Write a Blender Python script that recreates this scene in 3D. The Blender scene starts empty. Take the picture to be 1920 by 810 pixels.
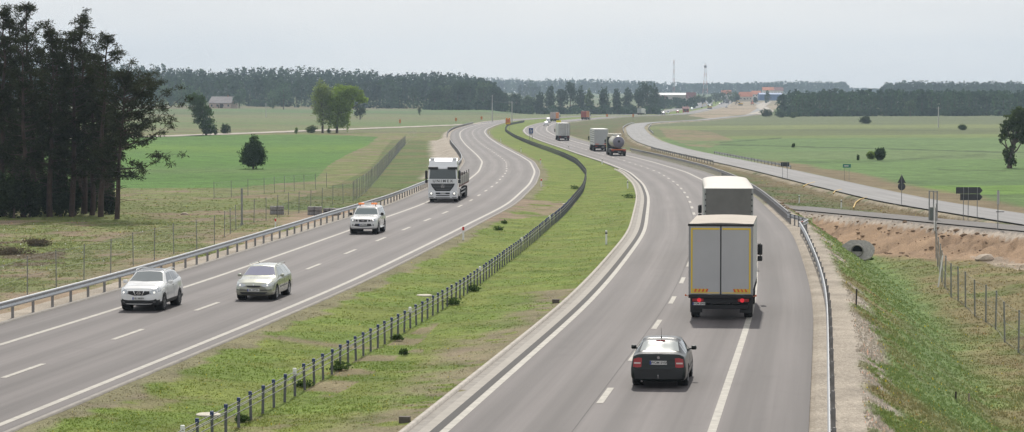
import bpy, bmesh, math, random
import numpy as np
from mathutils import Vector, Matrix
from mathutils.bvhtree import BVHTree
R = math.radians
random.seed(7)
rng = np.random.default_rng(7)
scene = bpy.context.scene
col = scene.collection

# ------------------------------------------------------------------ camera
F_PX, CAM_H, HORIZ = 4820.0, 8.9, 180.0          # measured from lane widths and dash lengths
cd = bpy.data.cameras.new("camera")
cam = bpy.data.objects.new("camera", cd)
col.objects.link(cam)
cd.sensor_width = 36.0
cd.lens = 36.0 * F_PX / 1920.0
cd.clip_start = 0.5
cd.clip_end = 20000
cam.location = (0, 0, CAM_H)
cam.rotation_euler = (R(90) - math.atan((405 - HORIZ) / F_PX), 0, 0)
scene.camera = cam

# ------------------------------------------------------------------ sky and sun
SUN_EL, SUN_AZ = 47.0, 1.0                        # ahead of the camera, high
w = bpy.data.worlds.new("World")
scene.world = w
w.use_nodes = True
nt = w.node_tree
nt.nodes.clear()
wo = nt.nodes.new('ShaderNodeOutputWorld')
sky = nt.nodes.new('ShaderNodeTexSky')
sky.sky_type = 'NISHITA'
sky.sun_disc = False
sky.sun_elevation = R(SUN_EL)
sky.sun_rotation = R(SUN_AZ)
sky.dust_density = 2.0
b1 = nt.nodes.new('ShaderNodeBackground'); b1.inputs['Strength'].default_value = 0.11
nt.links.new(sky.outputs[0], b1.inputs['Color'])
tc = nt.nodes.new('ShaderNodeTexCoord')
mp = nt.nodes.new('ShaderNodeMapping'); mp.inputs['Scale'].default_value = (3.0, 3.0, 16.0)
nt.links.new(tc.outputs['Generated'], mp.inputs['Vector'])
nz = nt.nodes.new('ShaderNodeTexNoise'); nz.inputs['Scale'].default_value = 1.6; nz.inputs['Detail'].default_value = 5; nz.inputs['Roughness'].default_value = .5
nt.links.new(mp.outputs[0], nz.inputs['Vector'])
cr = nt.nodes.new('ShaderNodeValToRGB')
cr.color_ramp.elements[0].position = .33; cr.color_ramp.elements[0].color = (.78, .80, .83, 1)
cr.color_ramp.elements[1].position = .66; cr.color_ramp.elements[1].color = (.92, .92, .92, 1)
nt.links.new(nz.outputs['Fac'], cr.inputs['Fac'])
b2 = nt.nodes.new('ShaderNodeBackground'); b2.inputs['Strength'].default_value = 1.0
nt.links.new(cr.outputs[0], b2.inputs['Color'])
mx = nt.nodes.new('ShaderNodeMixShader'); mx.inputs[0].default_value = 0.9
nt.links.new(b1.outputs[0], mx.inputs[1]); nt.links.new(b2.outputs[0], mx.inputs[2])
nt.links.new(mx.outputs[0], wo.inputs['Surface'])

sd = bpy.data.lights.new("sun", 'SUN')
sd.energy = 3.6
sd.angle = R(1.6)
sd.color = (1.0, .94, .85)
sun = bpy.data.objects.new("sun", sd)
col.objects.link(sun)
sun.rotation_euler = (R(-(90 - SUN_EL)), 0, R(-SUN_AZ))
sun.location = (0, 50, 100)

scene.view_settings.view_transform = 'Standard'
scene.view_settings.look = 'None'
scene.view_settings.gamma = 1
scene.view_settings.exposure = 0.0
scene.cycles.max_bounces = 6
scene.cycles.diffuse_bounces = 3
scene.cycles.transparent_max_bounces = 8
scene.cycles.volume_bounces = 0
try:
    scene.cycles.use_denoising = True
except Exception:
    pass

# ------------------------------------------------------------------ helpers: naming
def tag(o, label=None, cat=None, group=None, kind=None):
    if label: o['label'] = label
    if cat: o['category'] = cat
    if group: o['group'] = group
    if kind: o['kind'] = kind
    return o

def thing(name, label, cat, loc=(0, 0, 0), rz=0.0, group=None):
    o = bpy.data.objects.new(name, None)
    o.empty_display_size = .3
    col.objects.link(o)
    o.location = loc
    o.rotation_euler = (0, 0, rz)
    return tag(o, label, cat, group)

def link(name, me, parent=None):
    o = bpy.data.objects.new(name, me)
    col.objects.link(o)
    if parent: o.parent = parent
    return o

def copy_tree(o, parent=None):
    c = o.copy(); col.objects.link(c); c.parent = parent
    for ch in list(o.children): copy_tree(ch, c)
    return c

# ------------------------------------------------------------------ helpers: mesh builder
class MB:
    def __init__(s): s.v = []; s.f = []
    def add(s, vs, fs):
        n = len(s.v); s.v += [tuple(p) for p in vs]; s.f += [tuple(i + n for i in f) for f in fs]; return s
    def box(s, x0, x1, y0, y1, z0, z1, taper=0.0, M=None):
        t = taper
        vs = [(x0, y0, z0), (x1, y0, z0), (x1, y1, z0), (x0, y1, z0), (x0 + t, y0 + t, z1), (x1 - t, y0 + t, z1), (x1 - t, y1 - t, z1), (x0 + t, y1 - t, z1)]
        if M is not None: vs = [M @ Vector(p) for p in vs]
        return s.add(vs, [(0, 3, 2, 1), (4, 5, 6, 7), (0, 1, 5, 4), (1, 2, 6, 5), (2, 3, 7, 6), (3, 0, 4, 7)])
    def rbox(s, x0, x1, y0, y1, z0, z1, r=.03, seg=2):
        bm = bmesh.new(); bmesh.ops.create_cube(bm, size=1)
        for v in bm.verts:
            v.co = Vector((x0 + (v.co.x + .5) * (x1 - x0), y0 + (v.co.y + .5) * (y1 - y0), z0 + (v.co.z + .5) * (z1 - z0)))
        r = min(r, .45 * min(abs(x1 - x0), abs(y1 - y0), abs(z1 - z0)))
        bmesh.ops.bevel(bm, geom=bm.edges[:], offset=r, segments=seg, affect='EDGES', profile=.6)
        bm.verts.index_update()
        s.add([v.co[:] for v in bm.verts], [tuple(v.index for v in f.verts) for f in bm.faces]); bm.free(); return s
    def tube(s, pts, rad, n=8, cap=True):
        pts = [Vector(p) for p in pts]
        if not hasattr(rad, '__len__'): rad = [rad] * len(pts)
        vs = []; fs = []
        prev = None
        for i, p in enumerate(pts):
            d = (pts[min(i + 1, len(pts) - 1)] - pts[max(i - 1, 0)]).normalized()
            if prev is None:
                a = Vector((0, 0, 1)) if abs(d.z) < .9 else Vector((1, 0, 0))
                u = d.cross(a).normalized()
            else:
                u = (prev - d * prev.dot(d)).normalized()
            prev = u
            v2 = d.cross(u)
            for k in range(n):
                t = 2 * math.pi * (k + .5) / n
                vs.append(p + (u * math.cos(t) + v2 * math.sin(t)) * rad[i])
        for i in range(len(pts) - 1):
            for k in range(n):
                a = i * n + k; b = i * n + (k + 1) % n
                fs.append((a, b, b + n, a + n))
        if cap:
            fs.append(tuple(range(n))[::-1]); fs.append(tuple(range((len(pts) - 1) * n, len(pts) * n)))
        return s.add(vs, fs)
    def prism(s, outline, axis, a0, a1, M=None):
        """outline in the two remaining axes, extruded along axis from a0 to a1"""
        n = len(outline)
        def P(u, v, a):
            return {'x': (a, u, v), 'y': (u, a, v), 'z': (u, v, a)}[axis]
        vs = [P(u, v, a0) for u, v in outline] + [P(u, v, a1) for u, v in outline]
        if M is not None: vs = [M @ Vector(p) for p in vs]
        fs = [tuple(range(n))[::-1], tuple(range(n, 2 * n))] + [(i, (i + 1) % n, (i + 1) % n + n, i + n) for i in range(n)]
        return s.add(vs, fs)
    def lathe(s, prof, n=24, axis='x', c=(0, 0, 0)):
        """prof: list of (a, r) along the axis"""
        vs = []; fs = []
        for a, r in prof:
            for k in range(n):
                t = 2 * math.pi * k / n
                u, v = r * math.cos(t), r * math.sin(t)
                p = {'x': (a, u, v), 'y': (u, a, v), 'z': (u, v, a)}[axis]
                vs.append((p[0] + c[0], p[1] + c[1], p[2] + c[2]))
        m = len(prof)
        for i in range(m - 1):
            for k in range(n):
                a = i * n + k; b = i * n + (k + 1) % n
                fs.append((a, b, b + n, a + n))
        if prof[0][1] > 1e-6 and prof[0] != prof[-1]: fs.append(tuple(range(n))[::-1])
        if prof[-1][1] > 1e-6 and prof[0] != prof[-1]: fs.append(tuple(range((m - 1) * n, m * n)))
        return s.add(vs, fs)
    def mesh(s, name, m, smooth=None):
        me = bpy.data.meshes.new(name)
        bm = bmesh.new()
        bv = [bm.verts.new(p) for p in s.v]
        for f in s.f:
            try: bm.faces.new([bv[i] for i in f])
            except ValueError: pass
        bmesh.ops.remove_doubles(bm, verts=bm.verts[:], dist=1e-5)
        bmesh.ops.recalc_face_normals(bm, faces=bm.faces[:])
        if smooth is not None:
            for f in bm.faces: f.smooth = True
            for e in bm.edges:
                if len(e.link_faces) == 2 and e.calc_face_angle(0) > R(smooth): e.smooth = False
        bm.to_mesh(me); bm.free()
        if m: me.materials.append(m)
        return me
    def build(s, name, m, parent=None, smooth=None):
        return link(name, s.mesh(name, m, smooth), parent)

def np_mesh(name, V, Fq, m=None, smooth=False, attrs=None):
    """fast mesh from numpy arrays; attrs: {name: (domain, Nx3 colours)}"""
    me = bpy.data.meshes.new(name)
    V = np.asarray(V, np.float32); Fq = np.asarray(Fq, np.int32); k = Fq.shape[1]
    me.vertices.add(len(V)); me.vertices.foreach_set('co', V.ravel())
    me.loops.add(Fq.size); me.loops.foreach_set('vertex_index', Fq.ravel())
    me.polygons.add(len(Fq)); me.polygons.foreach_set('loop_start', np.arange(0, Fq.size, k, dtype=np.int32))
    if smooth: me.polygons.foreach_set('use_smooth', np.ones(len(Fq), bool))
    me.update(calc_edges=True)
    for an, (dom, arr) in (attrs or {}).items():
        a = me.color_attributes.new(an, 'FLOAT_COLOR', dom)
        c = np.ones((len(arr), 4), np.float32); c[:, :arr.shape[1]] = arr
        a.data.foreach_set('color', c.ravel())
    if m: me.materials.append(m)
    return me

# ------------------------------------------------------------------ helpers: materials
MATS = {}
def mat(name, c, rough=.6, metal=0.0, var=0.0, scale=4.0, bump=0.0, bscale=30.0, coat=0.0, spec=.5, emit=None, alpha=None, trans=0.0, dirt=None):
    if name in MATS: return MATS[name]
    m = bpy.data.materials.new(name); m.use_nodes = True; t = m.node_tree; p = t.nodes['Principled BSDF']
    p.inputs['Base Color'].default_value = (*c, 1); p.inputs['Roughness'].default_value = rough; p.inputs['Metallic'].default_value = metal
    p.inputs['Specular IOR Level'].default_value = spec
    p.inputs['Coat Weight'].default_value = coat; p.inputs['Coat Roughness'].default_value = .05
    if trans: p.inputs['Transmission Weight'].default_value = trans
    if alpha is not None: p.inputs['Alpha'].default_value = alpha
    if emit:
        p.inputs['Emission Color'].default_value = (*emit[0], 1); p.inputs['Emission Strength'].default_value = emit[1]
    if var or bump or dirt:
        tcn = t.nodes.new('ShaderNodeTexCoord')
    if var:
        n = t.nodes.new('ShaderNodeTexNoise'); n.inputs['Scale'].default_value = scale; n.inputs['Detail'].default_value = 6; n.inputs['Roughness'].default_value = .65
        t.links.new(tcn.outputs['Object'], n.inputs['Vector'])
        r = t.nodes.new('ShaderNodeValToRGB'); r.color_ramp.elements[0].position = .3; r.color_ramp.elements[1].position = .7
        r.color_ramp.elements[0].color = (*[x * (1 - var) for x in c], 1)
        r.color_ramp.elements[1].color = (*[min(1, x * (1 + var)) for x in c], 1)
        t.links.new(n.outputs['Fac'], r.inputs['Fac']); t.links.new(r.outputs[0], p.inputs['Base Color'])
    if bump:
        n2 = t.nodes.new('ShaderNodeTexNoise'); n2.inputs['Scale'].default_value = bscale; n2.inputs['Detail'].default_value = 4
        t.links.new(tcn.outputs['Object'], n2.inputs['Vector'])
        b = t.nodes.new('ShaderNodeBump'); b.inputs['Strength'].default_value = bump; b.inputs['Distance'].default_value = .05
        t.links.new(n2.outputs['Fac'], b.inputs['Height']); t.links.new(b.outputs[0], p.inputs['Normal'])
    MATS[name] = m
    return m

# ------------------------------------------------------------------ noise (numpy, world space)
def vnoise(X, Y, seed=0):
    xi = np.floor(X).astype(np.int64); yi = np.floor(Y).astype(np.int64); fx = X - xi; fy = Y - yi
    def h(a, b):
        n = (a * 374761393 + b * 668265263 + seed * 1442695041) & 0xffffffff
        n = ((n ^ (n >> 13)) * 1274126177) & 0xffffffff
        return ((n ^ (n >> 16)) & 0xffff) / 65535.0
    u = fx * fx * (3 - 2 * fx); v = fy * fy * (3 - 2 * fy)
    return (h(xi, yi) * (1 - u) + h(xi + 1, yi) * u) * (1 - v) + (h(xi, yi + 1) * (1 - u) + h(xi + 1, yi + 1) * u) * v
def fbm(X, Y, sc, seed=0, o=4):
    s = 0; a = .5; t = 0
    for k in range(o):
        s = s + a * vnoise(X / sc * 2 ** k + 31.7 * k, Y / sc * 2 ** k + 11.3 * k, seed + k); t += a; a *= .55
    return s / t
def sstep(a, b, x):
    t = np.clip((x - a) / (b - a), 0, 1); return t * t * (3 - 2 * t)

# ------------------------------------------------------------------ road lines in plan (metres, y away from the bridge)
YS = np.arange(20.0, 3200.0, 1.0)
def line(pts):
    P = np.array(pts); x = np.interp(YS, P[:, 1], P[:, 0])
    s0 = (P[1, 0] - P[0, 0]) / (P[1, 1] - P[0, 1]); x = np.where(YS < P[0, 1], P[0, 0] + s0 * (YS - P[0, 1]), x)
    for rep, (sg, lo) in enumerate(((9, 0), (22, 350))):
        k = np.exp(-.5 * (np.arange(-3 * sg, 3 * sg + 1) / sg) ** 2); k /= k.sum()
        pad = 3 * sg
        xe = np.concatenate([x[0] + (x[1] - x[0]) * np.arange(-pad, 0), x, x[-1] + (x[-1] - x[-2]) * np.arange(1, pad + 1)])
        xs = np.convolve(xe, k, 'valid')
        wgt = sstep(lo, lo + 120, YS) if lo else 1
        x = x * (1 - wgt) + xs * wgt
    return x
XL_T = line([(-13.85, 69.5), (-10.1, 101.4), (-7.75, 122.9), (-4.75, 157.7), (-3.3, 175.1), (-0.35, 214.6), (1.9, 271.6), (2.9, 321.6), (2.7, 381.9), (.8, 445.5), (-2.5, 531), (-5.8, 636.8), (-8.0, 741.6), (-8.4, 827.4), (-5.6, 984.6), (-1.2, 1133), (12, 1260), (36, 1400), (86, 1600), (160, 2200), (228, 2900)])
XR_T = line([(-1.75, 68.3), (3.25, 109.5), (5.4, 131.2), (8.7, 167.6), (11.6, 218.2), (12.5, 235.1), (13.9, 271.6), (14.7, 321.6), (13.6, 381.9), (10.4, 484.8), (6.7, 586.9), (4.1, 685.2), (3.4, 780.1), (5.3, 905.5), (10.8, 1041.5), (17.9, 1133.2), (28, 1230), (50, 1400), (100, 1600), (174, 2200), (242, 2900)])
XS_T = line([(45, 190), (39, 250), (36.8, 360), (31.6, 500), (31.5, 600), (34.5, 700), (40.5, 850), (50, 1000), (64, 1080), (84, 1160), (116, 1370), (145, 1550), (215, 2200), (270, 2900)])
def fx(T, Y): return np.interp(Y, YS, T)
def slope(T, Y): return (fx(T, Y + 4) - fx(T, Y - 4)) / 8.0
def XL(Y): return fx(XL_T, Y)
def XR(Y): return fx(XR_T, Y)
def XS(Y): return fx(XS_T, Y)
ZR_K = ([0, 180, 230, 450, 600, 1300, 1700, 2200, 3000, 4500, 9000], [0, 0, -.2, -1.1, -1.35, -2.4, -2.4, 0, 5, 14, 20])
def zr(Y): return np.interp(Y, *ZR_K)
def zs(Y): return np.interp(Y, [150, 300, 900, 1100, 1500, 2200, 3000], [-1.2, -1.5, -1.6, -1.9, -2.4, 0, 5])

ZT = [  # field level: (picture azimuth column, distances, heights)
    (0, [0, 250, 500, 800, 1200, 1700, 1900, 2400, 3000, 4500, 9000], [-1.7, -1.7, -2.0, -1.5, -.5, 3.6, 7, 13, 14, 16, 20]),
    (900, [0, 250, 500, 800, 1200, 1700, 1900, 2400, 3000, 4500, 9000], [-1.5, -1.7, -2.0, -2.2, -2.2, .5, 3.5, 9, 11, 15, 20]),
    (1000, [0, 600, 1300, 1900, 2400, 3000, 4500, 9000], [-1.5, -1.8, -2.6, -2.5, 0, 4, 14, 20]),
    (1350, [0, 400, 1300, 1700, 2200, 3000, 3600, 4500, 9000], [-1.6, -1.8, -2.5, -2.5, 0, 5, 7, 13, 20]),
    (1800, [0, 400, 1500, 1900, 3000, 4500, 9000], [-1.8, -2.0, -2.1, -1, 4, 14, 20])]
def zt(X, Y):
    px = 960 + F_PX * X / np.maximum(Y, 1)
    cols = [c[0] for c in ZT]; vals = [np.interp(Y, c[1], c[2]) for c in ZT]
    z = vals[0]
    for i in range(len(cols) - 1):
        t = sstep(cols[i], cols[i + 1], px)
        z = z * (1 - t) + vals[i + 1] * t
    return z
RN = (.942, .336); RC = 96.6                       # access track: near edge line
def rq(X, Y): return RN[0] * X + RN[1] * Y - RC
RX0 = 21.0
def ground(X, Y, rough=True):
    X = np.asarray(X, float); Y = np.asarray(Y, float)
    cL = 1 / np.sqrt(1 + slope(XL_T, Y) ** 2); cR = 1 / np.sqrt(1 + slope(XR_T, Y) ** 2); cS = 1 / np.sqrt(1 + slope(XS_T, Y) ** 2)
    dL = (X - XL(Y)) * cL; dR = (X - XR(Y)) * cR; dS = np.abs(X - XS(Y)) * cS
    z0 = zr(Y); t = zt(X, Y)
    # valley to the right of the embankment
    q = rq(X, Y)
    floor = -3.4 + 1.0 * sstep(23, 34, X) + .35 * sstep(20, 34, X) * 0
    tv = np.where(q > 5.2, np.maximum(-.9 - (q - 5.2) / 2.2, t), np.where(q > 0, -.9, np.maximum(-.9 + q / 2.3, floor)))
    rough_slope = (fbm(X, Y, 1.3, 5, 4) - .5) * .9 * sstep(0, -1.2, q) * sstep(-8, -5, q)
    tv = tv + (rough_slope if rough else 0)
    wv = (1 - sstep(235, 275, Y + 0 * X)) * sstep(8, 12, X)
    t = t * (1 - wv) + tv * wv
    # service road
    z_s = zs(Y)
    t = np.where(Y > 170, np.where(dS < 3.4, z_s - .06, z_s + np.clip(t - z_s, -(dS - 3.4) / 2.0, (dS - 3.4) / 3.0)), t)
    # left bank and right bank
    left = z0 - .05 + np.clip(t - z0, -np.maximum(-dL - 11.2, 0) / 2.6, np.maximum(-dL - 11.2, 0) / 4.0)
    right = z0 - .05 + np.clip(t - z0, -np.maximum(dR - 11.3, 0) / 1.55, np.maximum(dR - 11.3, 0) / 4.0)
    mw = np.maximum(XR(Y) - XL(Y), 2.0)
    u = np.clip((X - XL(Y)) / mw, 0, 1)
    med = z0 - .04 - .30 * np.sin(np.pi * np.clip((u - .08) / .84, 0, 1)) ** 1.0
    z = np.where(dL < 0, left, np.where(dR > 0, right, med))
    on = ((dL > -9.75) & (dL < .5)) | ((dR > -.5) & (dR < 9.75))
    z = np.where(on, z0 - .09, z)
    if rough:
        off = ~on & ~((dS < 3.4) & (Y > 170)) & ~((q > -.3) & (q < 5.4) & (X > 20) & (Y < 232))
        amp = .10 * np.where((dL > -13) & (dR < 12), .35, 1.0)
        z = z + np.where(off, (fbm(X, Y, 3.0, 9, 3) - .5) * amp * 2, 0)
    return z

def hit(px, py, h=0.0):
    """the place on the ground (or h above it) seen at this picture point, by marching"""
    yy = np.exp(np.linspace(math.log(55), math.log(6000), 6000))
    X = (px - 960) / F_PX * yy
    ray = CAM_H - (py - HORIZ) / F_PX * yy
    g = ground(X, yy, False) + h
    i = int(np.argmax(ray < g))
    return float(X[i]), float(yy[i])
def at(px, Y):
    X = (px - 960) / F_PX * Y
    return X, Y, float(ground(X, Y, False))

# ------------------------------------------------------------------ ground colours by place (albedo of what grows or lies there)
def C(*c): return np.array(c, float)
def lerp(a, b, t): return a * (1 - t[..., None]) + b * t[..., None]
def inpoly(px, py, P):
    ins = np.zeros(px.shape, bool); n = len(P)
    for i in range(n):
        x0, y0 = P[i]; x1, y1 = P[(i + 1) % n]
        c = ((y0 > py) != (y1 > py)) & (px < (x1 - x0) * (py - y0) / ((y1 - y0) + 1e-12) + x0)
        ins ^= c
    return ins
def streak(px, py, P, wd):
    P = np.array(P, float); yy = np.interp(px, P[:, 0], P[:, 1])
    return np.exp(-((py - yy) / wd) ** 2) * ((px > P[0, 0]) & (px < P[-1, 0]))
def zone(X, Y, z):
    """albedo rgb and grass cover for points on the ground"""
    px = 960 + F_PX * X / Y; py = HORIZ + F_PX * (CAM_H - z) / Y          # used only to lay out the field strips as surveyed
    cL = 1 / np.sqrt(1 + slope(XL_T, Y) ** 2); cR = 1 / np.sqrt(1 + slope(XR_T, Y) ** 2); cS = 1 / np.sqrt(1 + slope(XS_T, Y) ** 2)
    dL = (X - XL(Y)) * cL; dR = (X - XR(Y)) * cR; sS = (X - XS(Y)) * cS; q = rq(X, Y)
    n1 = fbm(X, Y, 9.0, 1); n2 = fbm(X, Y, 2.2, 2); n3 = fbm(X, Y, 40.0, 3); n4 = fbm(X, Y, .7, 4, 3); ns = fbm(X * .25, Y, 26.0, 8)
    wob = (n1 - .5) * 8
    c = np.zeros(X.shape + (3,)) + C(.10, .118, .056)
    # --- far fields left of the motorway
    L = dL < -11
    bands = [(0, C(.10, .13, .055)), (199, C(.145, .135, .08)), (204, C(.09, .145, .055)), (211, C(.085, .115, .05)), (214, C(.13, .155, .065)), (229, C(.11, .155, .055)), (237, C(.14, .16, .07)), (247, C(.12, .125, .065))]
    cl = np.zeros_like(c)
    for yb, cc in bands:
        m = sstep(yb - 1.5, yb + 1.5, py + (n3 - .5) * 6); cl = lerp(cl, cc, m)
    cl = lerp(cl, C(.15, .13, .075), .6 * sstep(.52, .62, ns))
    c = np.where(L[..., None], cl, c)
    meadow = lerp(np.zeros_like(c) + C(.130, .155, .050), C(.175, .155, .078), sstep(.4, .65, n2 * .5 + n1 * .5))
    c = np.where((L & (py > 249))[..., None], meadow, c)
    crop = inpoly(px + wob * .5, py, [(-400, 254), (300, 254), (560, 252), (710, 256), (690, 272), (650, 290), (615, 310), (590, 338), (440, 352), (200, 352), (-400, 350)])
    cc = np.zeros_like(c) + C(.074, .150, .030)
    cc = lerp(cc, C(.100, .182, .030), streak(px, py, [(-400, 274), (240, 276), (480, 282), (700, 276)], 7))
    cc = lerp(cc, C(.070, .148, .025), streak(px, py, [(-400, 302), (240, 302), (700, 305)], 7))
    cc = lerp(cc, C(.085, .135, .04), .8 * streak(px, py, [(-400, 320), (240, 320), (700, 320)], 5))
    c = np.where(crop[..., None], cc * (.86 + .28 * ns[..., None]), c)
    # rough verge inside the fence line
    rv = L & (py > 249) & ~crop
    dirt = C(.27, .195, .145)
    c = np.where(rv[..., None], lerp(c, dirt * .75, .75 * sstep(.53, .66, n1 * .6 + n2 * .4)), c)
    dpatch = sstep(-22, -17, dL) * sstep(-11, -12.5, dL) * (Y < 300)
    c = lerp(c, dirt, .85 * dpatch * sstep(.36, .50, n1 * .5 + n2 * .3 + n4 * .2 + .06 * np.sin(Y / 17.0)))
    c = lerp(c, C(.10, .075, .05), ((px < 120) & (py > 452) & (py < 500) & (n2 > .5)) * .8)
    # far bank beside the bend: green slope then gravel wedge
    bank = (dL < -11.3) & (dL > -24) & (Y > 240) & (Y < 640)
    c = np.where(bank[..., None], lerp(np.zeros_like(c) + C(.085, .12, .035), C(.12, .115, .05), sstep(.4, .62, n1)), c)
    gl = sstep(-9.0, -9.4, dL) * sstep(-12.2 - 1.0 * 0, -11.4, dL + (n2 - .5) * 1.6)
    wedge = (dL < -10) & (dL > -15.5) & (Y > 330) & (Y < 640)
    gravel = C(.33, .29, .24)
    c = lerp(c, gravel, np.maximum(gl, wedge * sstep(-15.5, -13.5, dL + (n2 - .5) * 2)))
    # country track
    # --- right side fields
    Rr = (sS > 3.2) & (Y > 190) | (px > 1250) & (Y > 1100)
    bands = [(0, C(.10, .13, .052)), (212, C(.11, .13, .062)), (234, C(.15, .175, .068)), (241, C(.108, .128, .055)), (253, C(.14, .18, .06)), (258, C(.105, .165, .06)), (283, C(.11, .16, .063)), (298, C(.098, .165, .052)), (338, C(.082, .14, .046)), (348, C(.105, .185, .036)), (366, C(.095, .155, .046))]
    cl = np.zeros_like(c)
    tilt = (px - 1700) * .006
    for yb, cc in bands:
        m = sstep(yb - 1.3, yb + 1.3, py + tilt + (n3 - .5) * 5); cl = lerp(cl, cc, m)
    cl = cl * (.84 + .32 * ns[..., None])
    for P, wd, a in (([(1340, 271), (1440, 273), (1560, 276.5), (1700, 280), (1780, 282.5), (1870, 285), (2200, 287)], .9, .9), ([(1350, 267), (1410, 263), (1467, 258.5)], 1.0, .8), ([(1460, 303), (1560, 304), (1660, 302), (1740, 296), (1850, 289)], 2.6, .45), ([(1760, 318), (1960, 322), (2300, 324)], 1.0, .6), ([(1660, 357), (1760, 364), (1850, 367), (2200, 366)], 1.8, .55), ([(1290, 240), (1500, 243), (1900, 246)], 1.0, .3)):
        cl = lerp(cl, C(.035, .05, .024), a * streak(px, py, P, wd) * sstep(.25, .5, n2))
    cl = lerp(cl, C(.20, .15, .095), .85 * inpoly(px, py, [(1236, 240), (1330, 246), (1375, 262), (1330, 277), (1290, 273), (1250, 258)]) * sstep(.3, .55, n1))
    c = np.where(Rr[..., None], cl, c)
    bs = sstep(4.5, 5.2, sS) * sstep(13 + 0 * sS, 10, sS + (n1 - .5) * 5) * (Y > 180) * sstep(450, 400, Y)
    c = lerp(c, C(.175, .125, .08), .85 * bs)
    c = lerp(c, C(.30, .25, .19), ((np.abs(sS) > 2.9) & (np.abs(sS) < 4.4) & (Y > 170)) * .8 * sstep(.25, .45, n2))
    # strip between motorway and service road
    st = (dR > 11.4) & (sS < -3.8) & (Y > 205)
    cs = lerp(np.zeros_like(c) + C(.080, .105, .035), C(.125, .10, .055), sstep(.42, .62, n1 * .5 + n2 * .5))
    cs = lerp(cs, C(.145, .11, .06), sstep(-8, -4.2, sS) * .8)
    c = np.where(st[..., None], cs, c)
    # town and building site
    site = inpoly(px, py, [(1290, 217), (1330, 203), (1325, 192), (1345, 188), (1400, 186), (1462, 186), (1462, 203), (1400, 214), (1330, 222)])
    c = lerp(c, C(.30, .235, .17), site * (.55 + .45 * sstep(.4, .6, n3)))
    # --- valley to the right, bridge side
    V = (dR > 11.2) & (q < 5.4) & (Y < 236)
    sl = lerp(np.zeros_like(c) + C(.18, .15, .07), C(.13, .175, .052), sstep(.38, .54, n1 * .45 + n2 * .55 + .10 * sstep(115, 150, Y)))
    band = np.exp(-((dR - 15.2 - .8 * np.sin(Y / 19)) / 2.0) ** 2) * sstep(62, 95, Y)
    sl = lerp(sl, C(.13, .19, .066), .8 * band)
    vf = lerp(np.zeros_like(c) + C(.185, .155, .075), C(.14, .155, .055), sstep(.44, .62, n1 * .5 + n2 * .5))
    vf = lerp(vf, C(.12, .075, .05), .85 * np.exp(-((dR - 20.8) / .8) ** 2) * (n2 > .42) * (Y < 130))
    t = sstep(16.5, 18.5, dR + (n2 - .5) * 3)
    cv = sl * (1 - t[..., None]) + vf * t[..., None]
    sand = sstep(-7.2, -6.0, q + (n1 - .5) * 3.2) * (X > 20.5 + (n2 - .5) * 3) * (dR > 13.6)
    sc = lerp(np.zeros_like(c) + C(.285, .195, .125), C(.17, .112, .07), sstep(.52, .66, n4 * .5 + n2 * .5))
    cv = lerp(cv, sc, sand)
    cv = lerp(cv, C(.32, .265, .21), ((X > 32.5) & (q > -8.2 + (n2 - .5) * 3) & (q < -4.6)) * .8)
    c = np.where(V[..., None], cv, c)
    trk = (q > -.35) & (q < 5.3) & (X > 19.5) & (Y < 240) & (dR > 11)
    c = np.where(trk[..., None], C(.20, .18, .16) * (.9 + .2 * n2[..., None]), c)
    c = np.where(((q > -.9) & (q < -.2) & (X > 22) & (Y < 240))[..., None], C(.34, .29, .24), c)
    gr = sstep(9.0, 9.4, dR) * sstep(11.6, 10.9, dR - sstep(.45, .62, n2) * 1.0)
    gr = np.where(Y > 215, gr * .5, gr)
    c = lerp(c, gravel, gr)
    # --- median
    M = (dL > 0) & (dR < 0)
    cm = lerp(np.zeros_like(c) + C(.120, .168, .032), C(.148, .178, .040), sstep(.35, .6, n2))
    cm = lerp(cm, C(.20, .155, .11), .6 * sstep(.69, .78, n1 * .55 + n2 * .25 + n4 * .2 + .04 * (Y < 130)))
    u = (dR)
    cm = lerp(cm, C(.19, .155, .115), .7 * sstep(1.0, 0.6, dL - n2 * 1.6))
    cm = lerp(cm, C(.21, .16, .125), .7 * sstep(-4.2, -1.6, u + (n2 - .5) * 3.5) * (Y < 120) * sstep(.45, .54, n4 * .4 + n1 * .6))
    cm = lerp(cm, C(.20, .15, .11), .75 * np.exp(-((Y - 95.5 + (X + 8) * .6) / .8) ** 2) * (n2 > .35) * (X < -3.2))
    cm = lerp(cm, C(.22, .165, .12), .7 * (inpoly(px, py, [(560, 740), (640, 690), (800, 610), (830, 600), (790, 640), (700, 700), (600, 760)])) * sstep(.40, .55, n2))
    cm = lerp(cm, C(.23, .17, .125), .8 * inpoly(px, py, [(900, 395), (960, 372), (1080, 380), (1060, 400), (930, 415), (880, 420)]) * sstep(.38, .52, n2))
    c = np.where(M[..., None], cm, c)
    on = ((dL > -9.7) & (dL < .5)) | ((dR > -.5) & (dR < 9.7)) | ((np.abs(sS) < 3.0) & (Y > 170))
    soil = np.max(np.abs(c - C(.10, .13, .045)), axis=-1)
    g = np.clip(1.15 - soil * 9, 0, 1) * ~on * ~trk * (1 - np.clip(gr + gl, 0, 1))
    g = np.where(V & (sand < .5), np.maximum(g, .62), g)
    return c, g

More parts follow.
